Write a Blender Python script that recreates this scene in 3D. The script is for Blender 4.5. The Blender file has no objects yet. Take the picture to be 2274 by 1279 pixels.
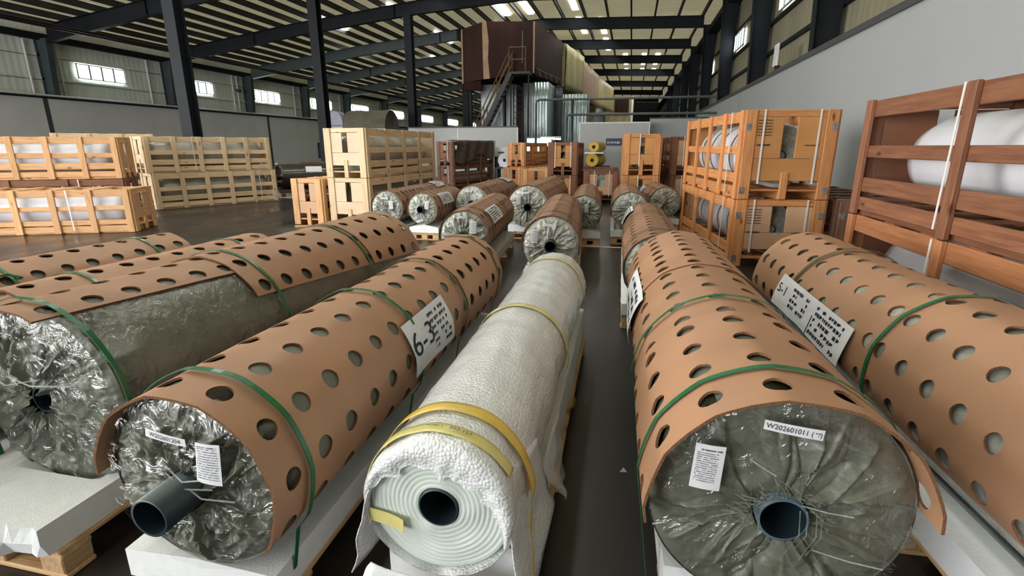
import bpy, bmesh, math, random
import numpy as np
from mathutils import Vector, Matrix, noise

scene = bpy.context.scene
COL = scene.collection
R_ = math.radians

# ------------------------------------------------------------------ camera
cam_d = bpy.data.cameras.new('camera'); cam = bpy.data.objects.new('camera', cam_d); COL.objects.link(cam)
cam.location = (0, 0, 1.30)
cam.rotation_euler = (R_(90 - 15.4), 0, R_(12.65))
cam_d.sensor_width = 36.0; cam_d.lens = 36.0 * 1140.0 / 2274.0
cam_d.clip_start = 0.05; cam_d.clip_end = 300
scene.camera = cam

# ------------------------------------------------------------------ world, daylight, exposure
world = bpy.data.worlds.new('overcast_sky'); scene.world = world; world.use_nodes = True
wb = world.node_tree.nodes['Background']; wb.inputs[0].default_value = (0.86, 0.93, 1.0, 1); wb.inputs[1].default_value = 3.0
scene.view_settings.view_transform = 'Standard'; scene.view_settings.look = 'None'
scene.view_settings.gamma = 1.0; scene.view_settings.use_curve_mapping = False
scene.view_settings.exposure = 0.68

def area(name, loc, rot, sx, sy, energy, col):
    l = bpy.data.lights.new(name, 'AREA'); l.shape = 'RECTANGLE'; l.size = sx; l.size_y = sy; l.energy = energy; l.color = col
    o = bpy.data.objects.new(name, l); COL.objects.link(o); o.location = loc; o.rotation_euler = rot
    return o
# daylight entering through the open loading doors behind and to the left of the camera
area('daylight_loading_door', (-12.5, -8.7, 2.6), (R_(90), 0, 0), 15.0, 4.6, 1100, (1.0, 0.97, 0.94))
area('daylight_side_door', (-23.6, -1.0, 2.4), (R_(90), 0, R_(-90)), 9.0, 4.4, 1900, (1.0, 0.95, 0.90))

# ------------------------------------------------------------------ materials
def mat(name, base, rough=0.6, metal=0.0, coat=0.0, coat_rough=0.1, nscale=8.0, nvar=0.12, bump=0.0, bscale=40.0,
        spec=0.5, rnd=0.0, stretch=(1, 1, 1), col2=None, alpha=1.0, emit=None, estr=0.0, bdetail=4.0, trans=0.0):
    m = bpy.data.materials.new(name); m.use_nodes = True
    nt = m.node_tree; N = nt.nodes; L = nt.links; b = N['Principled BSDF']
    b.inputs['Roughness'].default_value = rough; b.inputs['Metallic'].default_value = metal
    b.inputs['Coat Weight'].default_value = coat; b.inputs['Coat Roughness'].default_value = coat_rough
    b.inputs['Specular IOR Level'].default_value = spec
    b.inputs['Alpha'].default_value = alpha; b.inputs['Transmission Weight'].default_value = trans
    tc = N.new('ShaderNodeTexCoord'); mp = N.new('ShaderNodeMapping'); L.new(tc.outputs['Object'], mp.inputs['Vector'])
    mp.inputs['Scale'].default_value = stretch
    oi = N.new('ShaderNodeObjectInfo')
    off = N.new('ShaderNodeVectorMath'); off.operation = 'SCALE'; off.inputs[0].default_value = (37.0, 19.0, 53.0)
    L.new(oi.outputs['Random'], off.inputs['Scale']); L.new(off.outputs[0], mp.inputs['Location'])
    nz = N.new('ShaderNodeTexNoise'); nz.inputs['Scale'].default_value = nscale; nz.inputs['Detail'].default_value = 5
    L.new(mp.outputs[0], nz.inputs['Vector'])
    rp = N.new('ShaderNodeValToRGB'); L.new(nz.outputs[0], rp.inputs[0])
    c1 = base; c2 = col2 if col2 else tuple(min(1, c * (1 + nvar)) for c in base)
    if not col2: c1 = tuple(c * (1 - nvar) for c in base)
    rp.color_ramp.elements[0].position = 0.32; rp.color_ramp.elements[1].position = 0.70
    rp.color_ramp.elements[0].color = (*c1, 1); rp.color_ramp.elements[1].color = (*c2, 1)
    out = rp.outputs[0]
    if rnd:
        mr = N.new('ShaderNodeMapRange'); mr.inputs['To Min'].default_value = 1 - rnd; mr.inputs['To Max'].default_value = 1 + rnd
        L.new(oi.outputs['Random'], mr.inputs['Value'])
        hs = N.new('ShaderNodeHueSaturation'); L.new(mr.outputs[0], hs.inputs['Value']); L.new(out, hs.inputs['Color']); out = hs.outputs[0]
    L.new(out, b.inputs['Base Color'])
    if bump:
        n2 = N.new('ShaderNodeTexNoise'); n2.inputs['Scale'].default_value = bscale; n2.inputs['Detail'].default_value = bdetail
        L.new(mp.outputs[0], n2.inputs['Vector'])
        bp = N.new('ShaderNodeBump'); bp.inputs['Strength'].default_value = bump; bp.inputs['Distance'].default_value = 0.01
        L.new(n2.outputs[0], bp.inputs['Height']); L.new(bp.outputs[0], b.inputs['Normal'])
        if coat: L.new(bp.outputs[0], b.inputs['Coat Normal'])
    if emit:
        b.inputs['Emission Color'].default_value = (*emit, 1); b.inputs['Emission Strength'].default_value = estr
    return m

def wood(name, c1, c2, rough=0.65, rnd=0.12):
    m = mat(name, c1, rough=rough, nscale=5.0, col2=c2, stretch=(0.7, 9, 9), bump=0.25, bscale=14, rnd=rnd)
    nt = m.node_tree; N = nt.nodes; L = nt.links; b = N['Principled BSDF']
    # knots and dark streaks
    src = b.inputs['Base Color'].links[0].from_socket
    tc = [n for n in N if n.type == 'TEX_COORD'][0]; oi = [n for n in N if n.type == 'OBJECT_INFO'][0]
    mp = N.new('ShaderNodeMapping'); L.new(tc.outputs['Object'], mp.inputs[0]); mp.inputs['Scale'].default_value = (3.0, 8, 8)
    sc = [n for n in N if n.type == 'VECT_MATH'][0]; L.new(sc.outputs[0], mp.inputs['Location'])
    vo = N.new('ShaderNodeTexVoronoi'); vo.inputs['Scale'].default_value = 1.0; L.new(mp.outputs[0], vo.inputs['Vector'])
    r2 = N.new('ShaderNodeValToRGB'); r2.color_ramp.elements[0].position = 0.05; r2.color_ramp.elements[0].color = (0.32, 0.2, 0.14, 1)
    r2.color_ramp.elements[1].position = 0.16; r2.color_ramp.elements[1].color = (1, 1, 1, 1)
    L.new(vo.outputs['Distance'], r2.inputs[0])
    mx = N.new('ShaderNodeMixRGB'); mx.blend_type = 'MULTIPLY'; mx.inputs[0].default_value = 1
    L.new(src, mx.inputs[1]); L.new(r2.outputs[0], mx.inputs[2]); L.new(mx.outputs[0], b.inputs['Base Color'])
    return m

M = {}
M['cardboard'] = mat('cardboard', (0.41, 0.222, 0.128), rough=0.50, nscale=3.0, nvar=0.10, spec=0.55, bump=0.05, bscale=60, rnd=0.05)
M['cardboard_far'] = mat('cardboard_darker', (0.30, 0.165, 0.105), rough=0.62, nscale=4.0, nvar=0.16, spec=0.35, bump=0.05, bscale=60, rnd=0.08)  # darker, rougher cardboard tone for the further rolls
M['card_edge'] = mat('corrugated_edge', (0.11, 0.055, 0.03), rough=0.9, nscale=260, col2=(0.24, 0.13, 0.07), spec=0.1)
M['khaki'] = mat('khaki_woven_wrap', (0.128, 0.137, 0.106), rough=0.55, coat=0.22, coat_rough=0.2, nscale=10, nvar=0.16, bump=0.35, bscale=24)
M['silver'] = mat('crinkled_pale_wrap', (0.17, 0.18, 0.15), rough=0.4, coat=0.8, coat_rough=0.15, nscale=16, col2=(0.46, 0.47, 0.42), bump=0.8, bscale=20)  # bright and dark sides of the crinkles put into the colour noise
M['strap'] = mat('green_strap', (0.012, 0.135, 0.050), rough=0.28, coat=0.3, nscale=20, nvar=0.1)
M['strap_olive'] = mat('olive_strap', (0.10, 0.12, 0.045), rough=0.4, nscale=20, nvar=0.1)
M['white_strap'] = mat('white_strap', (0.72, 0.70, 0.68), rough=0.35, nscale=20, nvar=0.04)
M['pipe'] = mat('dark_plastic_pipe', (0.030, 0.050, 0.058), rough=0.38, nscale=6, nvar=0.15, spec=0.5)
M['pipe_blue'] = mat('blue_grey_pipe', (0.10, 0.165, 0.205), rough=0.4, nscale=9, nvar=0.25)
M['pipe_shade'] = mat('pipe_inside_shade', (0.012, 0.022, 0.030), rough=0.35, nscale=6, nvar=0.2)  # bore wall coloured darker to stand for the shade inside the pipes
M['black'] = mat('black_void', (0.006, 0.007, 0.008), rough=0.8)
M['foam'] = mat('white_foam', (0.80, 0.82, 0.84), rough=0.75, nscale=30, nvar=0.03, bump=0.15, bscale=160, spec=0.2)
M['paper'] = mat('label_paper', (0.74, 0.76, 0.80), rough=0.6, nscale=6, nvar=0.04, spec=0.3)
M['ink'] = mat('black_ink', (0.012, 0.013, 0.03), rough=0.7)
M['ink_grey'] = mat('grey_ink', (0.16, 0.16, 0.18), rough=0.7)
M['pallet'] = wood('pallet_wood', (0.42, 0.25, 0.12), (0.62, 0.42, 0.22))
M['wood_pale'] = wood('pale_crate_wood', (0.57, 0.40, 0.23), (0.75, 0.57, 0.37), rnd=0.10)
M['wood_orange'] = wood('orange_crate_wood', (0.50, 0.19, 0.062), (0.66, 0.31, 0.115), rnd=0.12)
M['wood_tan'] = wood('tan_crate_wood', (0.58, 0.30, 0.13), (0.74, 0.44, 0.21), rnd=0.10)
M['wood_red'] = wood('red_brown_crate_wood', (0.165, 0.062, 0.030), (0.27, 0.115, 0.058), rnd=0.16)
M['wood_brown'] = wood('brown_crate_wood', (0.33, 0.125, 0.048), (0.46, 0.20, 0.085), rnd=0.14)
M['wood_dark'] = wood('dark_crate_wood', (0.12, 0.055, 0.035), (0.22, 0.11, 0.07), rnd=0.2)
M['ply_orange'] = mat('orange_plywood', (0.45, 0.20, 0.062), rough=0.6, nscale=3, col2=(0.57, 0.275, 0.095), stretch=(1, 1, .3), bump=0.1, bscale=30, rnd=0.08)
M['ply_pale'] = mat('pale_plywood', (0.61, 0.46, 0.30), rough=0.6, nscale=3, col2=(0.75, 0.59, 0.42), stretch=(1, 1, .3), bump=0.1, bscale=30, rnd=0.06)
M['ply_pink'] = mat('weathered_plywood', (0.50, 0.29, 0.17), rough=0.6, nscale=3, col2=(0.62, 0.39, 0.24), stretch=(1, 1, .3), bump=0.1, bscale=30, rnd=0.06)
M['ply_dark'] = mat('red_plywood', (0.16, 0.058, 0.032), rough=0.6, nscale=3, col2=(0.24, 0.10, 0.05), stretch=(1, 1, .3), bump=0.1, bscale=30, rnd=0.1)
M['white_roll'] = mat('white_fabric_roll', (0.70, 0.71, 0.76), rough=0.42, coat=0.35, coat_rough=0.2, nscale=3, nvar=0.06, bump=0.35, bscale=9)
M['grey_roll'] = mat('film_wrapped_roll', (0.36, 0.35, 0.31), rough=0.35, coat=0.7, coat_rough=0.15, nscale=4, nvar=0.12, bump=0.4, bscale=12)
M['metal'] = mat('galvanised_plate', (0.42, 0.42, 0.42), rough=0.4, metal=0.7, nscale=20, nvar=0.3)
M['steel'] = mat('dark_steel_paint', (0.011, 0.014, 0.018), rough=0.6, spec=0.2, nscale=2, nvar=0.15)
M['purlin'] = mat('grey_purlin_paint', (0.045, 0.046, 0.044), rough=0.6, nscale=2, nvar=0.2, spec=0.2)
M['steel_teal'] = mat('blue_grey_steel_paint', (0.058, 0.080, 0.085), rough=0.5, nscale=2, nvar=0.12)
M['red_pipe'] = mat('oxide_red_pipe', (0.075, 0.028, 0.028), rough=0.5, nscale=6, nvar=0.2)
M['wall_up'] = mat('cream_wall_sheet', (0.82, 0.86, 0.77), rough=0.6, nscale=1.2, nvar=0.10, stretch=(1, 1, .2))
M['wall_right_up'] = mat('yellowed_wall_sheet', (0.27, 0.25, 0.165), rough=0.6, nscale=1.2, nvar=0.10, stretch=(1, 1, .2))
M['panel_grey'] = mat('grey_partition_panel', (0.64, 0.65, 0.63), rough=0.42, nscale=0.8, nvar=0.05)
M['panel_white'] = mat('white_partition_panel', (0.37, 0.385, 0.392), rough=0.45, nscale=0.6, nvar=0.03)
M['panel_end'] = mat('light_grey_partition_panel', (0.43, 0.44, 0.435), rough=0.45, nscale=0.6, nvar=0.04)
M['joint'] = mat('dark_joint_strip', (0.055, 0.058, 0.062), rough=0.5)
M['white_trim'] = mat('white_trim', (0.75, 0.76, 0.76), rough=0.4)
M['roof'] = mat('foil_backed_insulation', (0.62, 0.55, 0.34), rough=0.35, nscale=1.6, col2=(0.78, 0.73, 0.52), stretch=(.5, .5, .5), bump=0.4, bscale=2.2, spec=0.5)
M['win_glass'] = mat('daylit_window', (0.8, 0.85, 0.9), rough=0.2, emit=(0.93, 0.98, 1.0), estr=5.0)
M['skylight'] = mat('translucent_skylight', (0.8, 0.8, 0.8), rough=0.3, emit=(0.95, 1.0, 0.97), estr=9.0)
M['tube'] = mat('lit_tube', (0.9, 0.9, 0.9), emit=(0.9, 1.0, 1.0), estr=8.0)
M['brown_tarp'] = mat('brown_sheeting', (0.032, 0.0115, 0.0085), rough=0.7, spec=0.2, nscale=2.0, nvar=0.25, bump=0.3, bscale=5, stretch=(1.5, 1.5, .4))
M['tan_trim'] = mat('tan_seam', (0.34, 0.20, 0.11), rough=0.5, nscale=3, nvar=0.2)
M['olive_tarp'] = mat('yellow_grey_sheeting', (0.33, 0.27, 0.12), rough=0.5, nscale=2.5, nvar=0.25, bump=0.3, bscale=5, stretch=(1.5, 1.5, .4))
M['foil'] = mat('silver_foil_cladding', (0.52, 0.60, 0.60), rough=0.3, metal=0.75, nscale=3, nvar=0.25, bump=0.9, bscale=7, stretch=(2.0, 2.0, 0.55))
M['galv'] = mat('galvanised_duct', (0.30, 0.33, 0.34), rough=0.45, metal=0.4, nscale=2, nvar=0.25, stretch=(2, 2, .5))
M['stair'] = mat('black_stair_steel', (0.02, 0.021, 0.023), rough=0.5)
M['yellow_rail'] = mat('rusty_yellow_rail', (0.14, 0.075, 0.035), rough=0.5, nscale=8, nvar=0.4)
M['green_pipe'] = mat('grey_green_pipe', (0.06, 0.075, 0.068), rough=0.4, nscale=4, nvar=0.15)
M['navy'] = mat('navy_sign', (0.018, 0.022, 0.085), rough=0.35)
M['yellow'] = mat('yellow_fabric_roll', (0.62, 0.40, 0.03), rough=0.5, nscale=5, nvar=0.12, bump=0.2, bscale=12)
M['tape'] = mat('yellow_tape', (0.68, 0.47, 0.085), rough=0.4, coat=0.3, nscale=8, nvar=0.15)
M['tape_pale'] = mat('pale_yellow_tape', (0.66, 0.60, 0.22), rough=0.4, coat=0.3, nscale=14, nvar=0.12)
M['fabric_white'] = mat('white_glass_fabric', (0.60, 0.66, 0.62), rough=0.55, nscale=3, nvar=0.04)
M['brown_wrap'] = mat('brown_film_wrap', (0.028, 0.019, 0.014), rough=0.28, coat=0.6, nscale=5, nvar=0.3, bump=0.4, bscale=9)
M['tarp_dark'] = mat('dark_brown_net', (0.085, 0.062, 0.048), rough=0.8, nscale=9, nvar=0.35, bump=0.5, bscale=14)
M['tarp_grey'] = mat('olive_grey_tarp', (0.115, 0.105, 0.078), rough=0.7, nscale=3, nvar=0.2, bump=0.6, bscale=4)
M['lavender'] = mat('pale_lavender_cover', (0.36, 0.36, 0.46), rough=0.6, nscale=3, nvar=0.06)
M['blue_panel'] = mat('dark_blue_board', (0.022, 0.032, 0.048), rough=0.4, nscale=2, nvar=0.2)
M['film'] = mat('clear_film', (0.75, 0.77, 0.80), rough=0.12, alpha=0.30, nscale=5, nvar=0.1, bump=0.8, bscale=18, spec=0.8)

# bubble wrap: milky film with a fine grid of bubbles
def bubble_mat():
    m = mat('bubble_wrap', (0.86, 0.88, 0.90), rough=0.22, coat=0.6, coat_rough=0.12, nscale=4, nvar=0.05, alpha=0.86)
    nt = m.node_tree; N = nt.nodes; L = nt.links; b = N['Principled BSDF']
    tc = [n for n in N if n.type == 'TEX_COORD'][0]
    vo = N.new('ShaderNodeTexVoronoi'); vo.inputs['Scale'].default_value = 120; vo.inputs['Randomness'].default_value = 0.8
    L.new(tc.outputs['Object'], vo.inputs['Vector'])
    nz = N.new('ShaderNodeTexNoise'); nz.inputs['Scale'].default_value = 13; nz.inputs['Detail'].default_value = 5
    L.new(tc.outputs['Object'], nz.inputs['Vector'])
    ma = N.new('ShaderNodeMath'); ma.operation = 'MULTIPLY_ADD'; ma.inputs[1].default_value = -0.9
    L.new(vo.outputs['Distance'], ma.inputs[0]); L.new(nz.outputs[0], ma.inputs[2])
    bp = N.new('ShaderNodeBump'); bp.inputs['Strength'].default_value = 0.5; bp.inputs['Distance'].default_value = 0.007
    L.new(ma.outputs[0], bp.inputs['Height']); L.new(bp.outputs[0], b.inputs['Normal']); L.new(bp.outputs[0], b.inputs['Coat Normal'])
    return m
M['bubble'] = bubble_mat()

def gloss_film():          # clear stretch film: see-through with sharp wrinkled reflections
    m = bpy.data.materials.new('stretch_film'); m.use_nodes = True; nt = m.node_tree; N = nt.nodes; L = nt.links
    N.remove(N['Principled BSDF']); out = [n for n in N if n.type == 'OUTPUT_MATERIAL'][0]
    tr = N.new('ShaderNodeBsdfTransparent'); gl = N.new('ShaderNodeBsdfGlossy'); gl.inputs['Roughness'].default_value = .10
    tc = N.new('ShaderNodeTexCoord'); nz = N.new('ShaderNodeTexNoise'); nz.inputs['Scale'].default_value = 15; nz.inputs['Detail'].default_value = 3; nz.inputs['Distortion'].default_value = 1.2
    L.new(tc.outputs['Object'], nz.inputs['Vector'])
    bp = N.new('ShaderNodeBump'); bp.inputs['Strength'].default_value = .8; bp.inputs['Distance'].default_value = .03; L.new(nz.outputs[0], bp.inputs['Height']); L.new(bp.outputs[0], gl.inputs['Normal'])
    mx = N.new('ShaderNodeMixShader'); mx.inputs[0].default_value = .085
    L.new(tr.outputs[0], mx.inputs[1]); L.new(gl.outputs[0], mx.inputs[2]); L.new(mx.outputs[0], out.inputs['Surface'])
    return m
M['gloss_film'] = gloss_film()

def thin_roof(m, fac):     # daylight glowing faintly through the thin roof sheets
    nt = m.node_tree; N = nt.nodes; L = nt.links; b = N['Principled BSDF']; out = [n for n in N if n.type == 'OUTPUT_MATERIAL'][0]
    t = N.new('ShaderNodeBsdfTranslucent'); t.inputs[0].default_value = (.95, .80, .46, 1)
    mx = N.new('ShaderNodeMixShader'); mx.inputs[0].default_value = fac
    L.new(b.outputs[0], mx.inputs[1]); L.new(t.outputs[0], mx.inputs[2]); L.new(mx.outputs[0], out.inputs['Surface'])
thin_roof(M['roof'], .055)

def floor_mat():
    m = mat('dark_polished_concrete', (0.017, 0.014, 0.0135), rough=0.35, nscale=0.9, col2=(0.034, 0.028, 0.026), bump=0.05, bscale=25, spec=0.45)
    nt = m.node_tree; N = nt.nodes; L = nt.links; b = N['Principled BSDF']
    tc = [n for n in N if n.type == 'TEX_COORD'][0]
    nz = N.new('ShaderNodeTexNoise'); nz.inputs['Scale'].default_value = 1.3; nz.inputs['Detail'].default_value = 7
    mp = N.new('ShaderNodeMapping'); mp.inputs['Scale'].default_value = (1, .35, 1); L.new(tc.outputs['Object'], mp.inputs[0]); L.new(mp.outputs[0], nz.inputs['Vector'])
    rg = N.new('ShaderNodeMapRange'); rg.inputs['From Min'].default_value = .3; rg.inputs['From Max'].default_value = .7
    rg.inputs['To Min'].default_value = .20; rg.inputs['To Max'].default_value = .48
    L.new(nz.outputs[0], rg.inputs['Value']); L.new(rg.outputs[0], b.inputs['Roughness'])
    return m
M['floor'] = floor_mat()

def ribbed(m, scale):      # vertical ribs of profiled wall sheeting
    nt = m.node_tree; N = nt.nodes; L = nt.links; b = N['Principled BSDF']
    tc = [n for n in N if n.type == 'TEX_COORD'][0]
    w = N.new('ShaderNodeTexWave'); w.bands_direction = 'Y'; w.inputs['Scale'].default_value = scale; L.new(tc.outputs['Object'], w.inputs['Vector'])
    bp = N.new('ShaderNodeBump'); bp.inputs['Strength'].default_value = 0.35; bp.inputs['Distance'].default_value = 0.02
    L.new(w.outputs['Fac'], bp.inputs['Height']); L.new(bp.outputs[0], b.inputs['Normal'])
ribbed(M['wall_up'], 1.2); ribbed(M['wall_right_up'], 1.2)

# ------------------------------------------------------------------ mesh helpers
class MB:
    def __init__(s): s.v = []; s.f = []; s.m = []
    def add(s, vs, fs, mi=0):
        o = len(s.v); s.v += [tuple(v) for v in vs]; s.f += [tuple(i + o for i in f) for f in fs]; s.m += [mi] * len(fs)
    def box(s, x0, y0, z0, x1, y1, z1, mi=0):
        s.add([(x0, y0, z0), (x1, y0, z0), (x1, y1, z0), (x0, y1, z0), (x0, y0, z1), (x1, y0, z1), (x1, y1, z1), (x0, y1, z1)],
              [(0, 3, 2, 1), (4, 5, 6, 7), (0, 1, 5, 4), (1, 2, 6, 5), (2, 3, 7, 6), (3, 0, 4, 7)], mi)
    def prism(s, prof, axis, a, b, mi=0):
        """extrude a closed 2-D profile along an axis ('x','y','z')"""
        n = len(prof)
        def P(p, t): return {'x': (t, p[0], p[1]), 'y': (p[0], t, p[1]), 'z': (p[0], p[1], t)}[axis]
        vs = [P(p, a) for p in prof] + [P(p, b) for p in prof]
        fs = [(i, (i + 1) % n, (i + 1) % n + n, i + n) for i in range(n)] + [tuple(range(n))[::-1], tuple(range(n, 2 * n))]
        s.add(vs, fs, mi)
    def tube(s, pts, r, n=10, mi=0, cap=True):
        pts = [Vector(p) for p in pts]; rings = []
        up = Vector((0, 0, 1))
        for i, p in enumerate(pts):
            d = (pts[min(i + 1, len(pts) - 1)] - pts[max(i - 1, 0)]).normalized()
            a = d.cross(up if abs(d.z) < .95 else Vector((1, 0, 0))).normalized(); b = d.cross(a)
            rings.append([p + (a * math.cos(t) + b * math.sin(t)) * r for t in [2 * math.pi * k / n for k in range(n)]])
        vs = [v for g in rings for v in g]; fs = []
        for i in range(len(rings) - 1):
            for k in range(n): fs.append((i * n + k, i * n + (k + 1) % n, (i + 1) * n + (k + 1) % n, (i + 1) * n + k))
        if cap: fs += [tuple(range(n)), tuple(range((len(rings) - 1) * n, len(rings) * n))[::-1]]
        s.add(vs, fs, mi)
    def grid(s, P, mi=0, closed_v=False):
        """P[i][j] grid of points"""
        ni, nj = len(P), len(P[0]); vs = [p for row in P for p in row]; fs = []
        for i in range(ni - 1):
            for j in range(nj if closed_v else nj - 1):
                k = (j + 1) % nj; fs.append((i * nj + j, i * nj + k, (i + 1) * nj + k, (i + 1) * nj + j))
        s.add(vs, fs, mi)
    def mesh(s, name, mats, smooth=False):
        me = bpy.data.meshes.new(name); me.from_pydata(s.v, [], s.f)
        for x in (mats if isinstance(mats, (list, tuple)) else [mats]): me.materials.append(x)
        if len(set(s.m)) > 1: me.polygons.foreach_set('material_index', s.m)
        if smooth: me.polygons.foreach_set('use_smooth', [True] * len(me.polygons))
        me.validate(); me.update(); return me

def link(name, data, parent=None, loc=(0, 0, 0), rot=None):
    o = bpy.data.objects.new(name, data); COL.objects.link(o)
    o.location = loc
    if rot is not None: o.rotation_euler = rot
    if parent: o.parent = parent
    return o
def build(mb, name, mats, parent=None, loc=(0, 0, 0), rot=None, smooth=False):
    return link(name, mb.mesh(name, mats, smooth), parent, loc, rot)
def tag(o, label, cat, group=None, kind=None):
    o['label'] = label; o['category'] = cat
    if group: o['group'] = group
    if kind: o['kind'] = kind
    return o
def struct(o, label=None):
    o['kind'] = 'structure'
    if label: o['label'] = label
    return o
def thing(name, label, cat, loc=(0, 0, 0), az=0, group=None):
    o = link(name, None, None, loc, (0, 0, -R_(az))); o.empty_display_size = .1
    return tag(o, label, cat, group)

_bc = {}
def box_mesh(L, w, t, mname, bev=0.004):
    key = (round(L, 3), round(w, 3), round(t, 3), mname)
    if key not in _bc:
        bm = bmesh.new(); bmesh.ops.create_cube(bm, size=1); bmesh.ops.scale(bm, vec=(L, t, w), verts=bm.verts)
        bmesh.ops.bevel(bm, geom=list(bm.edges), offset=min(bev, t * .3, w * .3), segments=1, affect='EDGES')
        me = bpy.data.meshes.new('board'); bm.to_mesh(me); bm.free(); me.materials.append(M[mname]); _bc[key] = me
    return _bc[key]
def board(parent, name, a, b, w, t, mname, wdir=(0, 0, 1)):
    """a board from a to b (centre line), width w along wdir, thickness t"""
    a = Vector(a); b = Vector(b); x = (b - a); L = x.length; x.normalize()
    z = Vector(wdir); z = (z - x * z.dot(x)).normalized(); y = z.cross(x)
    o = link(name, box_mesh(L, w, t, mname), parent)
    m = Matrix((x, y, z)).transposed().to_4x4(); m.translation = (a + b) / 2
    o.matrix_local = m
    return o

def text_mesh(s, size, mname, extrude=0.0):
    cu = bpy.data.curves.new('lettering', 'FONT'); cu.body = s; cu.size = size; cu.align_x = 'CENTER'; cu.align_y = 'CENTER'; cu.extrude = extrude; cu.resolution_u = 3
    o = bpy.data.objects.new('lettering', cu); COL.objects.link(o); bpy.context.view_layer.update()
    me = bpy.data.meshes.new_from_object(o.evaluated_get(bpy.context.evaluated_depsgraph_get()))
    bpy.data.objects.remove(o); bpy.data.curves.remove(cu)
    me.materials.clear(); me.materials.append(M[mname]); return me
def warp(me, fn):
    for v in me.vertices: v.co = fn(v.co.x, v.co.y)
    me.update(); return me
def subdiv(me, cuts=2):
    bm = bmesh.new(); bm.from_mesh(me); bmesh.ops.triangulate(bm, faces=bm.faces)
    bmesh.ops.subdivide_edges(bm, edges=bm.edges, cuts=cuts, use_grid_fill=True); bm.to_mesh(me); bm.free(); return me
# ------------------------------------------------------------------ the hall
XL, XR, YB, YF = -24.3, 3.95, -9.0, 88.0
LOW = [(-24.3, 5.42), (-16.3, 6.45), (-10.0, 7.10), (-5.0, 7.42), (3.95, 7.15)]       # underside of the rafters
def low(x):
    for (a, za), (b, zb) in zip(LOW, LOW[1:]):
        if x <= b: return za + (zb - za) * (x - a) / (b - a)
    return LOW[-1][1]
FR = [12.3, 18.3, 24.3, 30.3, 36.3, 42.3, 49.5, 58.0, 67.0, 77.0]

mb = MB(); mb.box(XL - .3, YB - 4, -.2, XR + .3, YF, 0)
struct(build(mb, 'floor', M['floor']))
# roof sheets, purlins, skylight strips
mb = MB()
for (a, za), (b, zb) in zip(LOW, LOW[1:]):
    a2 = a - .3 if a == LOW[0][0] else a; b2 = b + .3 if b == LOW[-1][0] else b
    mb.add([(a2, YB - .3, za + .79), (b2, YB - .3, zb + .79), (b2, YF, zb + .79), (a2, YF, za + .79)], [(0, 1, 2, 3)])
ceil = struct(build(mb, 'ceiling', M['roof']))
pm = None; x = XL + .7
while x < XR - .2:
    z = low(x) + .555
    m = MB(); m.prism([(-.045, 0), (.035, 0), (.035, .02), (.012, .03), (.012, .21), (.035, .22), (.035, .232), (-.035, .232), (-.035, .22), (-.012, .21), (-.012, .03), (-.035, .02)], 'y', -2.0, YF - .2)
    if pm is None: pm = m.mesh('purlin', M['purlin'])
    link('purlin', pm, ceil, (x, 0, z)); x += .92 if x < -6 else 1.2
SK = [(-15.7, 24.6, 27.4), (-12.1, 24.8, 27.0), (-12.1, 31, 34), (-9.7, 19, 23), (-8.5, 31.0, 34.5), (-7.3, 24.6, 29.5), (-7.3, 37, 41), (-6.1, 25, 29.8), (-4.9, 24.8, 27.0),
      (-3.7, 24.6, 29.6), (-3.7, 31.2, 35.5), (-2.5, 31.4, 35.6), (-2.5, 37, 41.5), (-1.3, 43, 48.5), (0.1, 43, 48.5), (1.1, 43.0, 48.5), (-1.3, 51, 56), (.1, 51, 56), (1.1, 51, 56),
      (-10.9, 37, 41), (-14.5, 37, 40), (-16.9, 31, 34)]
SK += [(x, y0, y0 + 5.4) for x in (-13.3, -9.7, -6.1, -2.5) for y0 in (-5.8, .4, 6.5)]      # unseen strips over the front bays, added for more top light
for sx, y0, y1 in SK:
    mb = MB(); z = low(sx) + .77; mb.box(-.16, y0, -.01, .16, y1, .012); build(mb, 'skylight', M['skylight'], ceil, (sx + .45, 0, z))

# left wall: cream sheeting above, grey partition below
wl = struct(link('wall_left', None))
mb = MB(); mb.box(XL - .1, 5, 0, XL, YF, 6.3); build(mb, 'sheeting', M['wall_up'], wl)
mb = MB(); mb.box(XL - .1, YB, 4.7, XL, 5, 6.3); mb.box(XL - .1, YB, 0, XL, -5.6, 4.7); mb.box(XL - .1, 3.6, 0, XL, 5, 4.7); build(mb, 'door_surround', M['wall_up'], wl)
for z in (4.05, 4.98): 
    mb = MB(); mb.box(XL, 5, z - .04, XL + .06, YF, z + .04); build(mb, 'girt', M['wall_up'], wl)
    mb = MB(); mb.box(XL, 5, z - .06, XL + .05, YF, z - .035); build(mb, 'girt_lip', M['steel_teal'], wl)
mb = MB(); mb.box(XL, 5, 5.55, XL + .25, YF, 5.80); build(mb, 'eave_beam', M['steel'], wl)
jy = [3.6, 17.55, 31.2, 45, 59, 73, YF]
for a, b in zip(jy, jy[1:]):
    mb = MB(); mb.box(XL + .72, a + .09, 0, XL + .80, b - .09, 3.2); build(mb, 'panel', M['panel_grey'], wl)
    mb = MB(); mb.box(XL + .72, b - .09, 0, XL + .81, b + .09, 3.2); build(mb, 'joint_strip', M['joint'], wl)
mb = MB(); mb.box(XL + .68, 3.6, 3.2, XL + .86, YF, 3.28); build(mb, 'panel_cap', M['steel'], wl)
mb = MB(); mb.tube([(XL + .74, 3.6, 3.33), (XL + .74, YF, 3.33)], .045, 8); build(mb, 'conduit', M['white_trim'], wl)
for cy_ in (17.72, 18.95, 23.3, 29.2, 29.6, 35.3, 41.5, 48.5, 57):
    mb = MB(); mb.tube([(XL + .1, cy_, 3.3), (XL + .1, cy_, 5.5)], .045, 8); build(mb, 'downpipe', M['white_trim'], wl)

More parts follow.
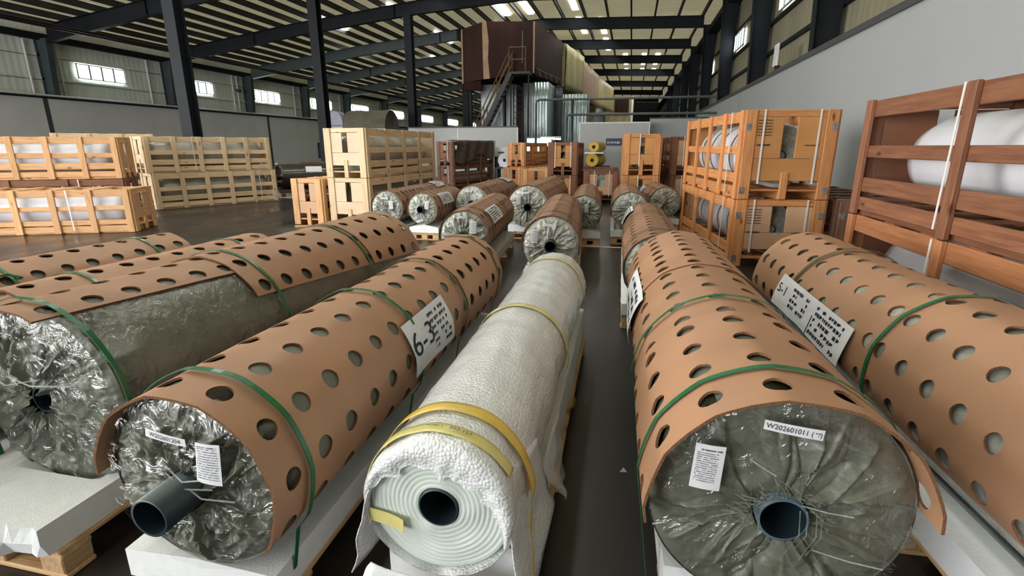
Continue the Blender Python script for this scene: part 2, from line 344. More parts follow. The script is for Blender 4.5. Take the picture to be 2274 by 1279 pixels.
def window(n, X, y0, y1, z0, z1, s, glass=True):
    w = struct(link('window_%d' % n, None, None, (X, (y0 + y1) / 2, z0)), 'lit strip window high in the wall')
    h = (y1 - y0) / 2; H_ = z1 - z0; d = .05 * s
    mb = MB(); mb.box(0, -h, 0, d, h, .04); mb.box(0, -h, H_ - .04, d, h, H_); mb.box(0, -h, 0, d, -h + .04, H_); mb.box(0, h - .04, 0, d, h, H_)
    build(mb, 'frame', M['white_trim'], w)
    k = 4
    for i in range(k):
        a = -h + 2 * h * i / k; b = -h + 2 * h * (i + 1) / k
        mb = MB(); mb.box(.005 * s, a + .012, .02, .02 * s, b - .012, H_ - .02); build(mb, 'pane', M['win_glass'], w)
        if i: mb = MB(); mb.box(0, a - .03, .03, .055 * s, a + .03, H_ - .03); build(mb, 'mullion', M['steel_teal'], w)
n = 1
for a, b in [(19.7, 22.0), (25.4, 27.6), (31.1, 33.7), (37.5, 40.3), (43.6, 46.6), (51.0, 54.5), (59.7, 63.2), (68.8, 72.9), (79.0, 81.8)]:
    window(n, XL + .06, a, b, 4.23, 4.86, 1); n += 1

# right wall
wr = struct(link('wall_right', None))
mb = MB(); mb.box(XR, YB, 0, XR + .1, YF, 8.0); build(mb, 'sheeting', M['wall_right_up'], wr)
for z in (4.0, 4.85, 5.75):
    mb = MB(); mb.box(XR - .09, YB, z - .05, XR, YF, z + .05); build(mb, 'girt', M['steel'], wr)
mb = MB(); mb.box(XR - .5, YB, 6.85, XR, YF, 7.1); build(mb, 'eave_beam', M['steel'], wr)
py = [YB, 2.0, 18.9, 30.0]
for a, b in zip(py, py[1:]):
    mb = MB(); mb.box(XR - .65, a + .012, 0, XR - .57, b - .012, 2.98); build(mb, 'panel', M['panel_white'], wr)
mb = MB(); mb.box(XR - .69, YB, 2.98, XR - .53, 30, 3.08); build(mb, 'panel_cap', M['joint'], wr)
mb = MB(); mb.box(XR - .66, 16.4, 2.05, XR - .64, 17.0, 2.28); build(mb, 'vent_opening', M['joint'], wr)
for a, b in [(15.2, 17.4), (22.4, 24.3), (30.4, 32.4), (38.5, 40.8), (46, 48.5)]:
    window(n, XR - .06, a, b, 4.98, 5.62, -1); n += 1

# back wall behind the camera, with the open loading door; far end wall
mb = MB(); mb.box(XL, YB, 4.95, XR, YB + .15, 8.2); mb.box(XL, YB, 0, -20.1, YB + .15, 4.95); mb.box(-4.9, YB, 0, XR, YB + .15, 4.95)
struct(build(mb, 'wall_back', M['panel_white']))
mb = MB(); mb.box(XL, YF - .2, 0, XR, YF, 8.2); struct(build(mb, 'wall_far', M['blue_panel']))

# steel frames: wall columns, rafters, row of inner columns
def i_col(name, label, group, x, y, z1, w0, w1, parent=None, face=1, m='steel'):
    """tapered I-section column, web depth w0 at the floor and w1 at the top, growing inwards (face +1 = towards +x)"""
    t = thing(name, label, 'column', (x, y, 0), 0, group)
    f = face
    mb = MB(); mb.prism([(0, 0), (f * w0, 0), (f * w1, z1), (0, z1)], 'y', -.012, .012); build(mb, 'web', M[m], t)
    mb = MB(); mb.prism([(0, 0), (f * .02, 0), (f * .02, z1), (0, z1)], 'y', -.12, .12); build(mb, 'outer_flange', M[m], t)
    mb = MB(); mb.prism([(f * (w0 - .02), 0), (f * w0, 0), (f * w1, z1), (f * (w1 - .02), z1)], 'y', -.12, .12); build(mb, 'inner_flange', M[m], t)
    return t
ordn = ['first', 'second', 'third', 'fourth', 'fifth', 'sixth', 'seventh', 'eighth', 'ninth', 'tenth']
for i, y in enumerate(FR[1:9]):
    i_col('wall_column', 'blue-grey steel column against the left wall, %s from the left picture edge' % ordn[i], 'steel columns along the left wall', XL + .04, y, 5.6, .30, .64, m='steel_teal')
for i, y in enumerate(FR[:8]):
    i_col('wall_column', 'dark steel column above the white right-hand panels, %s from the right picture edge' % ordn[i], 'steel columns along the right wall', XR - .10, y, 7.3, .34, .60, face=-1)
for i, (y, x) in enumerate([(12.3, -11.65), (18.2, -11.3), (24.1, -10.25), (30.2, -9.5)]):
    t = thing('steel_column', ['tall dark steel column rising behind the pale left crates', 'tall dark steel column rising behind the pale two-crate stack', 'tall dark steel column right of the olive tarpaulin drum', 'dark steel column under the left edge of the brown chamber'][i], 'column', (x, y, 0), 0, 'inner steel columns')
    zt = low(x) - .01
    mb = MB(); mb.box(-.17, -.17, 0, .17, -.155, zt); build(mb, 'near_flange', M['steel'], t)
    mb = MB(); mb.box(-.17, .155, 0, .17, .17, zt); build(mb, 'far_flange', M['steel'], t)
    mb = MB(); mb.box(-.012, -.155, 0, .012, .155, zt); build(mb, 'web', M['steel'], t)
for i, y in enumerate(FR[1:]):
    t = thing('steel_rafter', 'dark steel roof rafter, %s from the camera' % ordn[i], 'rafter', (0, y, 5.4), 0, 'roof rafters')
    RX = [-23.62] + [a for a, z in LOW[1:-1]] + [3.24]
    prof_t = [(a, low(a) - 5.4 + .55) for a in RX]; prof_b = [(a, low(a) - 5.4) for a in RX]
    prof_b[0] = (RX[0], low(RX[0]) - 5.4 - .1)
    mm = 'steel_teal' if i > 1 else 'steel'
    for k in range(len(LOW) - 1):
        mb = MB(); mb.prism([prof_b[k], prof_b[k + 1], prof_t[k + 1], prof_t[k]], 'y', -.012, .012); build(mb, 'web', M[mm if k < 2 else 'steel'], t)
        for nm, q in (('lower_flange', prof_b), ('upper_flange', prof_t)):
            s = .018 if nm[0] == 'l' else -.018
            mb = MB(); mb.prism([q[k], q[k + 1], (q[k + 1][0], q[k + 1][1] + s), (q[k][0], q[k][1] + s)], 'y', -.11, .11); build(mb, nm, M[mm if k < 2 else 'steel'], t)
    for xs in (-18.5, -11.0):
        mb = MB(); z0 = low(xs) - 5.4; mb.box(xs - .01, -.1, z0 + .02, xs + .01, .1, z0 + .54); build(mb, 'stiffener', M['steel'], t)
# sprinkler mains under the rafters
for dx, r, mm, lb in ((0, .075, 'red_pipe', 'dark red sprinkler pipe running under the left roof rafters'), (.28, .05, 'stair', 'thin black pipe beside the dark red sprinkler pipe')):
    mb = MB(); mb.tube([(-20 + dx, 4, 5.30), (-20 + dx, 30, 5.38), (-20 + dx, YF - 1, 5.5)], r, 10)
    tag(build(mb, 'overhead_pipe', M[mm], None, smooth=True), lb, 'pipe', 'pipes under the left rafters')
# ------------------------------------------------------------------ pallets, foam cradles
def pallet(label, group, x, y, az, w, L, mname='pallet', detail=True, h=.11):
    """x,y = near end, centre of width"""
    t = thing('wooden_pallet', label, 'pallet', (x, y, 0), az, group)
    b = h - .018 * 3
    for i in range(4):                                  # bottom boards, blocks, cross boards
        yy = .05 + (L - .10) * i / 3
        board(t, 'bottom_board', (-w / 2, yy, .009), (w / 2, yy, .009), .095, .018, mname, (0, 1, 0))
        for xx in (-w / 2 + .05, 0, w / 2 - .05):
            board(t, 'block', (xx, yy - .047, .018 + b / 2), (xx, yy + .047, .018 + b / 2), b, .09, mname)
        board(t, 'cross_board', (-w / 2, yy, .027 + b), (w / 2, yy, .027 + b), .095, .018, mname, (0, 1, 0))
    nb = 5
    for i in range(nb):
        xx = -w / 2 + .045 + (w - .09) * i / (nb - 1)
        board(t, 'deck_board', (xx, 0, h - .009), (xx, L, h - .009), .09, .018, mname, (1, 0, 0))
    return t

def cradle(label, group, x, y, az, w, L, z0, z1, R, zc, chip=False):
    """foam block with a trough for the roll; rests on z0, shoulder at z1, roll centre at zc"""
    g = R + .003; prof = [(-w / 2, 0), (w / 2, 0), (w / 2, z1 - z0)]
    hx = math.sqrt(max(g * g - (zc - z1) ** 2, 0)); hx = min(hx, w / 2 - .01)
    for k in range(13):
        xx = hx - 2 * hx * k / 12; prof.append((xx, max(.006, zc - z0 - math.sqrt(max(g * g - xx * xx, 0)))))
    prof.append((-w / 2, z1 - z0))
    mb = MB(); mb.prism(prof, 'y', 0, L)
    if chip:
        ns = 14; v = list(mb.v)
    o = build(mb, 'foam_cradle', M['foam'], None, (x, y, z0), (0, 0, -R_(az)))
    return tag(o, label, 'foam', group)

# ------------------------------------------------------------------ rolls
def vn(x, y, z): return noise.noise(Vector((x, y, z)))

def body_mesh(R, L, rc, seed, na, nr, amp, nf, mname, sag=0.0, crum=.3):
    rng = np.random.RandomState(seed)
    th = np.linspace(0, 2 * np.pi, na, endpoint=False)
    rows = []
    def ring(r, s): return [(float(r_ * math.sin(t)), float(s_), float(R + r_ * math.cos(t))) for t, r_, s_ in zip(th, r, s)]
    one = np.ones(na)
    rows.append(ring(.02 * one, L * one)); rows.append(ring(R * .96 * one, (L) * one)); rows.append(ring(R * one, (L - .015) * one))
    nsd = 14
    for k in range(1, nsd):
        s = L - .015 - (L - .045) * k / nsd
        rr = np.array([R * (1 + .010 * vn(2.2 * math.sin(t) + seed, s * 1.6, 2.2 * math.cos(t)) - (sag * max(0, -math.cos(t)) ** 3)) for t in th])
        rows.append(ring(np.minimum(rr, R * 1.004), s * one))
    # gathered end
    fa = rng.uniform(0, 2 * np.pi, nf); fw = rng.uniform(.08, .34, nf) * 16.0 / max(nf, 16); fk = rng.uniform(-.55, .55, nf); A = rng.uniform(.35, 1.0, nf) * amp
    fs = rng.choice([1, -1], nf); fr = rng.uniform(0, .75, nf)
    def fold(rho):
        out = np.zeros(na)
        for i in range(nf):
            d = (th - fa[i] - fk[i] * (1 - rho) ** 1.3 * 1.6 + np.pi) % (2 * np.pi) - np.pi
            d = d * fs[i]; w = fw[i] * (1.25 - .5 * (1 - rho))
            g = np.where(d > 0, np.exp(-d / w), np.exp(d / (w * .12)))
            env = np.clip((1.01 - rho) / .12, 0, 1) * np.clip((1.05 - fr[i] * .5 - rho) / .15, .25, 1)
            out += A[i] * g * env
        return out
    na2 = int(nf * .9); ga = rng.uniform(0, 2 * np.pi, na2); gk = rng.uniform(-.7, .7, na2); gw = rng.uniform(.018, .05, na2); gr = rng.uniform(.55, 1.0, na2); gq = rng.uniform(.0, .45, na2)
    def crease(rho):
        out = np.zeros(na)
        for i in range(na2):
            if not (gq[i] < rho < gr[i]): continue
            d = (th - ga[i] - gk[i] * (1 - rho) ** 1.5 - .05 * math.sin(9 * rho + i) + np.pi) % (2 * np.pi) - np.pi
            e = min(1, (rho - gq[i]) / .08, (gr[i] - rho) / .10)
            out += np.exp(-np.abs(d) * rho / gw[i]) * e * (.6 + .4 * math.sin(i * 2.3))
        return np.minimum(out, 1.3) * amp * 1.25
    rows.append(ring(R * one, .03 * one))
    for k in range(nr + 1):
        rho = 1 - (1 - rc / R) * k / nr
        f = fold(rho)
        base = .028 * rho ** 7 - .016 * (1 - rho) + amp * .55
        cr = np.array([amp * crum * 2.2 * (abs(vn(5 * rho * math.sin(t) + seed * 3, seed, 5 * rho * math.cos(t))) - .2) + amp * crum * 1.0 * (abs(vn(11 * rho * math.sin(t), seed + 5, 11 * rho * math.cos(t))) - .2) for t in th])
        wob = R * rho * (1 + .012 * np.sin(th * 3 + seed) * (1 - rho))
        rows.append(ring(wob, base - f + crease(rho) + cr * min(1, (1.03 - rho) * 6)))
    mb = MB(); mb.grid(rows, 0, True)
    n0 = (len(rows) - 1) * na
    if rc < .02: mb.f.append(tuple(range(n0, n0 + na))); mb.m.append(0)
    return mb.mesh('wrap', M[mname], True)

def pipe_mesh(r, out, depth, mname, wall=.006, n=28):
    mb = MB(); P = []
    for rr, s in ((r, depth), (r, -out), (r - wall, -out), (r - wall, depth - .02)):
        P.append([(rr * math.sin(2 * math.pi * k / n), s, rr * math.cos(2 * math.pi * k / n)) for k in range(n)])
    mb.grid(P[:3], 0, True); mb.grid(P[2:], 1, True); k = len(mb.v)
    mb.f.append(tuple(range(k - n, k))); mb.m.append(1)
    return mb.mesh('core_pipe', [M[mname], M['pipe_shade']], True)

class Sleeve:
    def __init__(s, R, Rs, th0, skew=0.0, pitch=.147):
        s.R = R; s.Rs = Rs; s.th0 = R_(th0); s.skew = R_(skew); s.p = pitch; s.d = 2 * math.asin(pitch / 2 / Rs)
    def pt(s, y, j, off=0.0, dr=0.0):
        """j = row coordinate (0 = first hole row), point on the faceted surface"""
        j0 = math.floor(j); t = j - j0; Rr = s.Rs + dr
        a = s.th0 + s.skew * y + j0 * s.d; b = a + s.d
        x = (1 - t) * Rr * math.sin(a) + t * Rr * math.sin(b); z = (1 - t) * Rr * math.cos(a) + t * Rr * math.cos(b)
        m = math.hypot(x, z); m2 = m + (Rr - m) * .60; k = (m2 + off) / m
        return Vector((x * k, y, s.R + z * k))
    def j_of(s, deg, y=0): return (R_(deg) - s.th0 - s.skew * y) / s.d
    def sheet(s, parent, s0, s1, jl, jh, seed=0, dr=0.0, hole=.031, mname='cardboard', nseg=16, name='cardboard_sheet', round_end=False):
        ns = max(1, round((s1 - s0) / s.p)); p = (s1 - s0) / ns
        mb = MB(); keys = {}
        def V(y, j):
            j = min(max(j, jl - .3), jh + .3)
            k = (round(y, 4), round(j, 4))
            if k not in keys:
                wob = .0035 * vn(y * 2.3 + seed, j * .9, seed * 1.7) + .004 * vn(y * .9, j * .4 + seed, 3.1)
                keys[k] = len(mb.v); q = s.pt(y, j, wob, dr); mb.v.append(tuple(q))
            return keys[k]
        rng = random.Random(seed)
        for i in range(ns):
            yc = s0 + p * (i + .5)
            for j in range(jl, jh + 1):
                hr = hole * rng.uniform(.95, 1.05); oj = rng.uniform(-.02, .02); oy = rng.uniform(-.004, .004)
                inn, out = [], []
                for k in range(nseg):
                    f = 2 * math.pi * k / nseg; c, sn = math.cos(f), math.sin(f)
                    inn.append(V(yc + oy + hr * c, j + hr * sn / s.p))
                    q = max(abs(c), abs(sn)); out.append(V(round(yc + p / 2 * c / q, 5), round(j + .5 * sn / q, 4)))
                for k in range(nseg):
                    k2 = (k + 1) % nseg; mb.f.append((inn[k], out[k], out[k2], inn[k2])); mb.m.append(0)
        me = mb.mesh('sleeve', [M[mname], M['card_edge']])
        o = link(name, me, parent)
        me.polygons.foreach_set('use_smooth', [True] * len(me.polygons))
        sm = o.modifiers.new('thickness', 'SOLIDIFY'); sm.thickness = .007; sm.offset = 1; sm.material_offset_rim = 1
        es = o.modifiers.new('sharp', 'EDGE_SPLIT'); es.split_angle = R_(38)
        return o
    def strap(s, parent, y, jl, jh, zdown, mname='strap', w=.017, dy=0.0, inset=.045):
        js = [jl + (jh - jl) * k / (5 * round(jh - jl)) for k in range(5 * round(jh - jl) + 1)]
        top = [s.pt(y + dy * (k / len(js)), j, .010, .004) for k, j in enumerate(js)]
        a, b = top[0], top[-1]
        path = []
        if zdown is not None: path.append(Vector((a.x + inset, a.y, zdown)))
        path += top
        if zdown is not None: path.append(Vector((b.x - inset, b.y, zdown)))
        c = Vector((0, 0, s.R)); P = [[], [], [], []]
        for q in path:
            n = Vector((q.x - c.x, 0, q.z - c.z)).normalized()
            for k, (dy_, o) in enumerate(((-w / 2, 0), (w / 2, 0), (w / 2, .0025), (-w / 2, .0025))): P[k].append(Vector((q.x + n.x * o, q.y + dy_, q.z + n.z * o)))
        mb = MB(); mb.grid([[tuple(P[k][i]) for k in range(4)] for i in range(len(path))], 0, True)
        return build(mb, 'strap', M[mname], parent)
    def tag_sheet(s, parent, y0, y1, j0, j1, off=.012, lift=.0, name='paper_label', n=8, corner=None):
        """paper draped on the sleeve; u in 0..1 along the axis, v in 0..1 around"""
        def fn(u, v, e=0.0):
            q = s.pt(y0 + (y1 - y0) * u, j0 + (j1 - j0) * v, off + e + lift * v * v + .004 * math.sin(5 * u + 3 * v), .004); return q
        mb = MB(); mb.grid([[tuple(fn(i / n, k / n)) for k in range(n + 1)] for i in range(n + 1)])
        o = build(mb, name, M['paper'], parent)
        sm = o.modifiers.new('thickness', 'SOLIDIFY'); sm.thickness = .0012; sm.offset = 0
        return o, fn

def marks(parent, fn, rows, seed, mname='ink_grey', name='print', e=.002, u0=.08, u1=.92, v0=.1, v1=.9, dens=.8, hgt=.45, words=True):
    """rows of short illegible print strokes laid on a label through fn(u,v,e)"""
    rng = random.Random(seed); mb = MB()
    for r in range(rows):
        v = v0 + (v1 - v0) * (r + .5) / rows; hv = (v1 - v0) / rows * hgt * .5; u = u0
        while u < u1 - .02:
            l = rng.uniform(.015, .05) if words else rng.uniform(.03, .12)
            if rng.random() < dens:
                a = rng.uniform(-.3, .3) * hv
                mb.add([tuple(fn(u, v - hv + a, e)), tuple(fn(min(u + l * .75, u1), v - hv, e)), tuple(fn(min(u + l * .75, u1), v + hv * rng.uniform(-.2, 1), e)), tuple(fn(u, v + hv, e))], [(0, 1, 2, 3)])
            u += l
    o = build(mb, name, M[mname], parent); o['kind'] = 'stuff'; return o

def end_label(parent, R, corners, off, name='paper_label', thick=.0012):
    """flat label on the near end; corners TL,TR,BR,BL given as (across, up) from the roll centre"""
    c = [Vector((u, off, R + v)) for u, v in corners]
    def fn(u, v, e=0.0):
        p = (c[0] * (1 - u) + c[1] * u) * (1 - v) + (c[3] * (1 - u) + c[2] * u) * v
        return Vector((p.x, p.y - e - .003 * math.sin(3.1 * u), p.z))
    n = 6; mb = MB(); mb.grid([[tuple(fn(i / n, k / n)) for k in range(n + 1)] for i in range(n + 1)])
    o = build(mb, name, M['paper'], parent)
    sm = o.modifiers.new('thickness', 'SOLIDIFY'); sm.thickness = thick; sm.offset = 0
    return o, fn
def letter(parent, fn, s, size, asp, u=.5, v=.5, mname='ink', e=.0022):
    """text laid on a label: size = height as a fraction of v, asp = label width/height"""
    me = subdiv(text_mesh(s, 1.0, mname), 1)
    warp(me, lambda x, y: fn(u + x * size / asp, v - y * size, e))
    o = link('lettering', me, parent); o['kind'] = 'stuff'; return o

def roll(label, group, x, y, zc, az, Rs, L, seed, th0=0, skew=0, fine=False, wrap='khaki', core=None, sheets=(), straps=(), body=None, zdown=None, amp=.012, nf=22, name='wrapped_roll', y0=0.0, crum=.4, cat='roll', mname='cardboard', smn='strap'):
    R = body or Rs * .965
    t = thing(name, label, cat, (x, y, zc - R), az, group)
    na, nr = (480, 54) if fine else (200, 24)
    rc = core[0] + .004 if core else .012
    link('wrap', body_mesh(R, L, rc, seed, na, nr, amp, nf, wrap, crum=crum), t)
    if core: link('core_pipe', pipe_mesh(core[0], core[1], .25, core[2]), t, (0, 0, R))
    if fine:
        P = []
        for i in range(19):
            rho = 1.0 - .74 * i / 18
            P.append([(R * rho * math.sin(q), -.006 - .010 * (1 - rho) + .010 * rho ** 8 + .012 * vn(4 * rho * math.sin(q), seed, 4 * rho * math.cos(q)), R + R * rho * math.cos(q)) for q in [2 * math.pi * k / 96 for k in range(96)]])
        mb = MB(); mb.grid(P, 0, True); build(mb, 'stretch_film', M['gloss_film'], t, smooth=True)
    S = Sleeve(R, Rs, th0, skew)
    for i, (a, b, jl, jh, dr) in enumerate(sheets): S.sheet(t, a, b, jl, jh, seed + i * 7, dr, mname=mname, nseg=16)
    for st in straps: S.strap(t, st[0], st[1], st[2], (zdown - (zc - R)) if zdown is not None else None, smn if len(st) < 4 else st[3])
    return t, S, R

PG = 'wooden pallets under the rolls'; FG = 'white foam cradles under the rolls'; RG = 'wrapped rolls on pallets'
# D: the roll marked 6-3
t, S, R = roll('cardboard-sleeved roll with a large 6-3 paper tag and long dark pipe end', RG, -1.04, .91, .47, -.6, .264, 2.34, 11, th0=20, skew=-1.5, fine=True, core=(.050, .115, 'pipe'),
               sheets=[(-.02, 1.60, -3, 3, 0), (1.55, 2.33, -3, 3, .009)], straps=[(.112, -3.4, 3.4), (.905, -3.4, 3.4), (1.50, -3.3, 3.3, 'strap_olive'), (2.22, -3.3, 3.3, 'strap_olive')], zdown=.06, amp=.019, nf=34, body=.254, crum=.55)
o, fn = end_label(t, R, [(-.062, .178), (.046, .160), (.046, .140), (-.066, .156)], -.028); letter(o, fn, 'W202601204', .78, 5.6)
o, fn = end_label(t, R, [(.076, .158), (.142, .158), (.132, .046), (.062, .050)], -.030); marks(o, fn, 13, 3); marks(o, fn, 1, 4, 'ink', 'heading', v0=.05, v1=.12)
for k, (u0, v0, u1, v1) in enumerate([(-.02, .075, .085, .055), (-.03, .06, .10, .03), (.0, .045, .16, .005)]):
    mb = MB(); mb.tube([(u0, -.03, R + v0), ((u0 + u1) / 2, -.045, R + (v0 + v1) / 2 - .012), (u1, -.03, R + v1)], .0022, 6); build(mb, 'film_strand', M['film'], t, smooth=True)
o, fn = S.tag_sheet(t, .81, 1.27, S.j_of(54, 1), S.j_of(99, 1), off=.008, lift=.01)
def ptag(fn, flip): return fn
def l63(u, v, e=0.0): return fn(u, v, e)
letter(o, l63, '6-3', .62, 1.55, .27, .47, 'ink')
marks(o, fn, 6, 9, 'ink', 'handwriting', u0=.50, u1=.93, v0=.1, v1=.92, dens=.7, hgt=.55)
pallet('pallet under the roll tagged 6-3', PG, -1.10, .99, -.6, .50, 2.2)
cradle('foam cradle under the roll tagged 6-3', FG, -1.095, .94, -.6, .48, 2.28, .11, .20, .254, .47)

# C: khaki roll, half covered
t, S, R = roll('khaki wrapped roll with cardboard only over its crest', RG, -1.88, 1.17, .48, 1.0, .338, 2.34, 23, th0=-8, skew=12, fine=True, core=(.048, -.012, 'pipe'),
               sheets=[(-.05, .78, -3, 1, 0), (.72, 1.75, -3, 2, .009), (1.70, 2.36, -3, 2, .018)], straps=[(.03, -4, 4), (.84, -4, 4), (1.66, -4, 4), (2.28, -3, 3, 'strap_olive')], zdown=.06, amp=.020, nf=36, body=.326, crum=.5)
o, fn = end_label(t, R, [(-.20, .235), (-.062, .222), (-.066, .203), (-.20, .213)], -.03); marks(o, fn, 1, 5, 'ink', v0=.2, v1=.8)
mb = MB(); mb.tube([(-.06, -.035, R + .10), (.06, -.05, R + .085), (.20, -.03, R + .09)], .003, 6); mb.tube([(-.20, -.03, R + .13), (-.05, -.05, R + .075), (.1, -.045, R + .11)], .002, 6); build(mb, 'film_strand', M['film'], t, smooth=True)
pallet('pallet under the khaki half-covered roll', PG, -1.92, .96, 0, .58, 2.4)
P = [[((R + .004 + .003 * vn(3 * s, 5 * q, 2)) * math.sin(q), s, R + (R + .004 + .003 * vn(3 * s, 5 * q, 2)) * math.cos(q)) for q in [R_(22 + 80 * k / 24) for k in range(25)]] for s in [.02 + 2.28 * i / 60 for i in range(61)]]
mb = MB(); mb.grid(P); build(mb, 'side_film', M['gloss_film'], t, smooth=True)
# its foam slab sticks out in front, with a broken front edge
def chipped_slab():
    x0, x1, L, z1, n = -.40, .27, 2.45, .10, 22
    rng = random.Random(8); top, bot = [], []
    for i in range(n + 1):
        x = x0 + (x1 - x0) * i / n; f = -.02 + .05 * (i / n) + rng.uniform(-.012, .012); top.append((x, f + (.02 if 9 < i < 15 else 0), z1)); bot.append((x, f + .045 + rng.uniform(-.015, .025) - (.05 if i > 16 else 0), 0))
    mb = MB(); g = .325; zc = .48 - .11
    mid = [(a[0], (a[1] + b[1]) / 2 + rng.uniform(-.02, .01), z1 * .5) for a, b in zip(top, bot)]
    rows = [bot, mid, top]
    for y in (.24, .26): rows.append([(p[0], y, z1) for p in top])
    for y in (.27, L): rows.append([(p[0], y, min(z1, max(.006, zc - math.sqrt(max(g * g - (p[0] - .03) ** 2, 0))))) for p in top])
    rows.append([(p[0], L, 0) for p in top]); rows.append(bot)
    mb.grid(rows)
    k = len(rows); m = n + 1
    mb.f.append(tuple(r * m for r in range(k - 1))); mb.m.append(0); mb.f.append(tuple(r * m + n for r in range(k - 1))[::-1]); mb.m.append(0)
    return mb
tag(build(chipped_slab(), 'foam_cradle', M['foam'], None, (-1.91, .90, .11)), 'chipped white foam slab sticking out below the khaki roll', 'foam', FG)

# B and A: low rolls on the far left
t, S, R = roll('low cardboard-covered roll beside the khaki roll, second from the left', RG, -2.58, .70, .435, 1.5, .28, 2.35, 31, th0=4, skew=4, wrap='khaki', core=(.048, 0, 'pipe'),
               sheets=[(-.02, .9, -3, 3, 0), (.85, 2.36, -3, 3, .008)], straps=[(.55, -3.4, 3.4), (1.15, -3.4, 3.4), (2.1, -3.4, 3.4)], zdown=.06)
pallet('pallet under the second roll from the left', PG, -2.58, .8, 1.5, .46, 2.15); cradle('foam cradle under the second roll from the left', FG, -2.575, .75, 1.5, .46, 2.2, .11, .18, R, .435)
t, S, R = roll('low cardboard-covered roll at the far left edge with a knotted green strap', RG, -3.24, .55, .435, 2.5, .28, 2.4, 37, th0=15, skew=-4, wrap='khaki', core=(.048, 0, 'pipe'),
               sheets=[(-.02, 1.3, -4, 3, 0), (1.25, 2.4, -4, 3, .008)], straps=[(.4, -4, 3.4), (1.35, -4, 3.4), (2.15, -4, 3.4)], zdown=.06)
mb = MB(); q = S.pt(1.35, S.j_of(42), .012)
for k in range(3): mb.tube([(q.x - .02, q.y - .05 + .03 * k, q.z + .01), (q.x + .01, q.y - .02, q.z + .02), (q.x + .015, q.y + .04 - .02 * k, q.z - .01)], .006, 6)
build(mb, 'strap_knot', M['strap'], t, smooth=True)
pallet('pallet under the leftmost low roll', PG, -3.24, .65, 2.5, .46, 2.2); cradle('foam cradle under the leftmost low roll', FG, -3.235, .6, 2.5, .46, 2.25, .11, .18, R, .435)

# F: the big roll on the right
t, S, R = roll('large cardboard-sleeved roll in front, end strip reading W202601011', RG, .39, 1.14, .47, -1.4, .308, 2.27, 41, th0=-34, skew=0, fine=True, core=(.056, .03, 'pipe_blue'),
               sheets=[(-.05, .585, -2, 4, .008), (.54, 1.34, -2, 4, 0), (1.30, 2.26, -2, 4, .006)], straps=[(.112, -2.4, 4.4), (.745, -2.4, 4.4)], zdown=.06, amp=.016, nf=28, body=.298, crum=.22)
o, fn = end_label(t, R, [(-.069, .252), (.054, .238), (.052, .213), (-.070, .229)], -.030); letter(o, fn, 'W202601011 (   )', .72, 5.6)
marks(o, fn, 2, 15, 'ink', 'small_print', u0=.85, u1=.93, v0=.25, v1=.75)
o, fn = end_label(t, R, [(-.206, .176), (-.140, .171), (-.145, .054), (-.213, .060)], -.026); marks(o, fn, 14, 13, v0=.16, v1=.84, u1=.8); marks(o, fn, 1, 14, 'ink', 'heading', v0=.08, v1=.15, u0=.2)
def frayed(t, R):
    rng = random.Random(5); mb = MB()
    for k in range(70):
        a = rng.uniform(-1.5, 1.5); r0 = .062 + rng.uniform(0, .02); x, z = r0 * math.sin(a), R + r0 * math.cos(a)
        l = rng.uniform(.015, .06); b = a + rng.uniform(-1.2, 1.2)
        mb.tube([(x, -.03, z), (x + l * .5 * math.sin(b), -.045 - rng.random() * .01, z + l * .5 * math.cos(b)), (x + l * math.sin(b) + rng.uniform(-.01, .01), -.035, z + l * math.cos(b) - .012)], .0011, 4)
    for x, dz in ((-.055, -.10), (.03, -.075), (.045, -.06), (.065, -.085), (.075, -.07)):
        mb.tube([(x, -.035, R + .035), (x - .004, -.06, R - .01), (x - .01 + dz * .2, -.05, R + dz)], .0016, 5)
    o = build(mb, 'frayed_threads', M['khaki'], t); o['kind'] = 'stuff'
frayed(t, R)
for (u0, v0, u1, v1) in [(-.09, .15, -.03, .115), (.03, .045, .14, .032), (.07, -.07, .22, -.095)]:
    mb = MB(); mb.tube([(u0, -.03, R + v0), ((u0 + u1) / 2, -.042, R + (v0 + v1) / 2 + .004), (u1, -.032, R + v1)], .0018, 6); build(mb, 'film_strand', M['film'], t, smooth=True)
o, fn = S.tag_sheet(t, 1.15, 1.75, S.j_of(-98), S.j_of(-58), off=.016, lift=-.006); marks(o, fn, 4, 21, 'ink', 'handwriting', dens=.6, hgt=.6)
pallet('pallet under the large front right roll', PG, .41, 1.25, -1.4, .52, 2.1); cradle('foam cradle under the large front right roll', FG, .41, 1.2, -1.4, .52, 2.15, .11, .215, R, .47)

# G: roll at the right edge
t, S, R = roll('cardboard-sleeved roll at the right edge with a folded 5-1 paper tag', RG, 1.325, .62, .47, -3.7, .306, 2.95, 53, th0=-53, skew=7, fine=True, wrap='silver', core=(.05, .03, 'pipe'),
               sheets=[(0.02, 1.50, -2, 5, .009), (1.46, 2.36, -2, 5, 0), (2.32, 2.94, -2, 5, .006)], straps=[(.30, -2.6, 5.4), (1.46, -2.6, 5.4), (2.33, -2.6, 5.4, 'strap_olive')], zdown=.06, body=.294)
o, fn = S.tag_sheet(t, 2.46, 1.62, S.j_of(-66, 2), S.j_of(-96, 2), off=.012, lift=.02)
letter(o, fn, '5-1', .42, 3.4, .10, .45, 'ink')
marks(o, fn, 4, 31, 'ink', 'handwriting', u0=.25, u1=.5, v0=.12, v1=.8, dens=.75, hgt=.6); marks(o, fn, 5, 33, 'ink', 'handwriting', u0=.6, u1=.94, v0=.1, v1=.95, dens=.85, hgt=.6)
mb = MB(); mb.tube([tuple(fn(.58, .45, .003)), tuple(fn(.58, .98, .003))], .002, 4); build(mb, 'ruled_line', M['ink'], o)
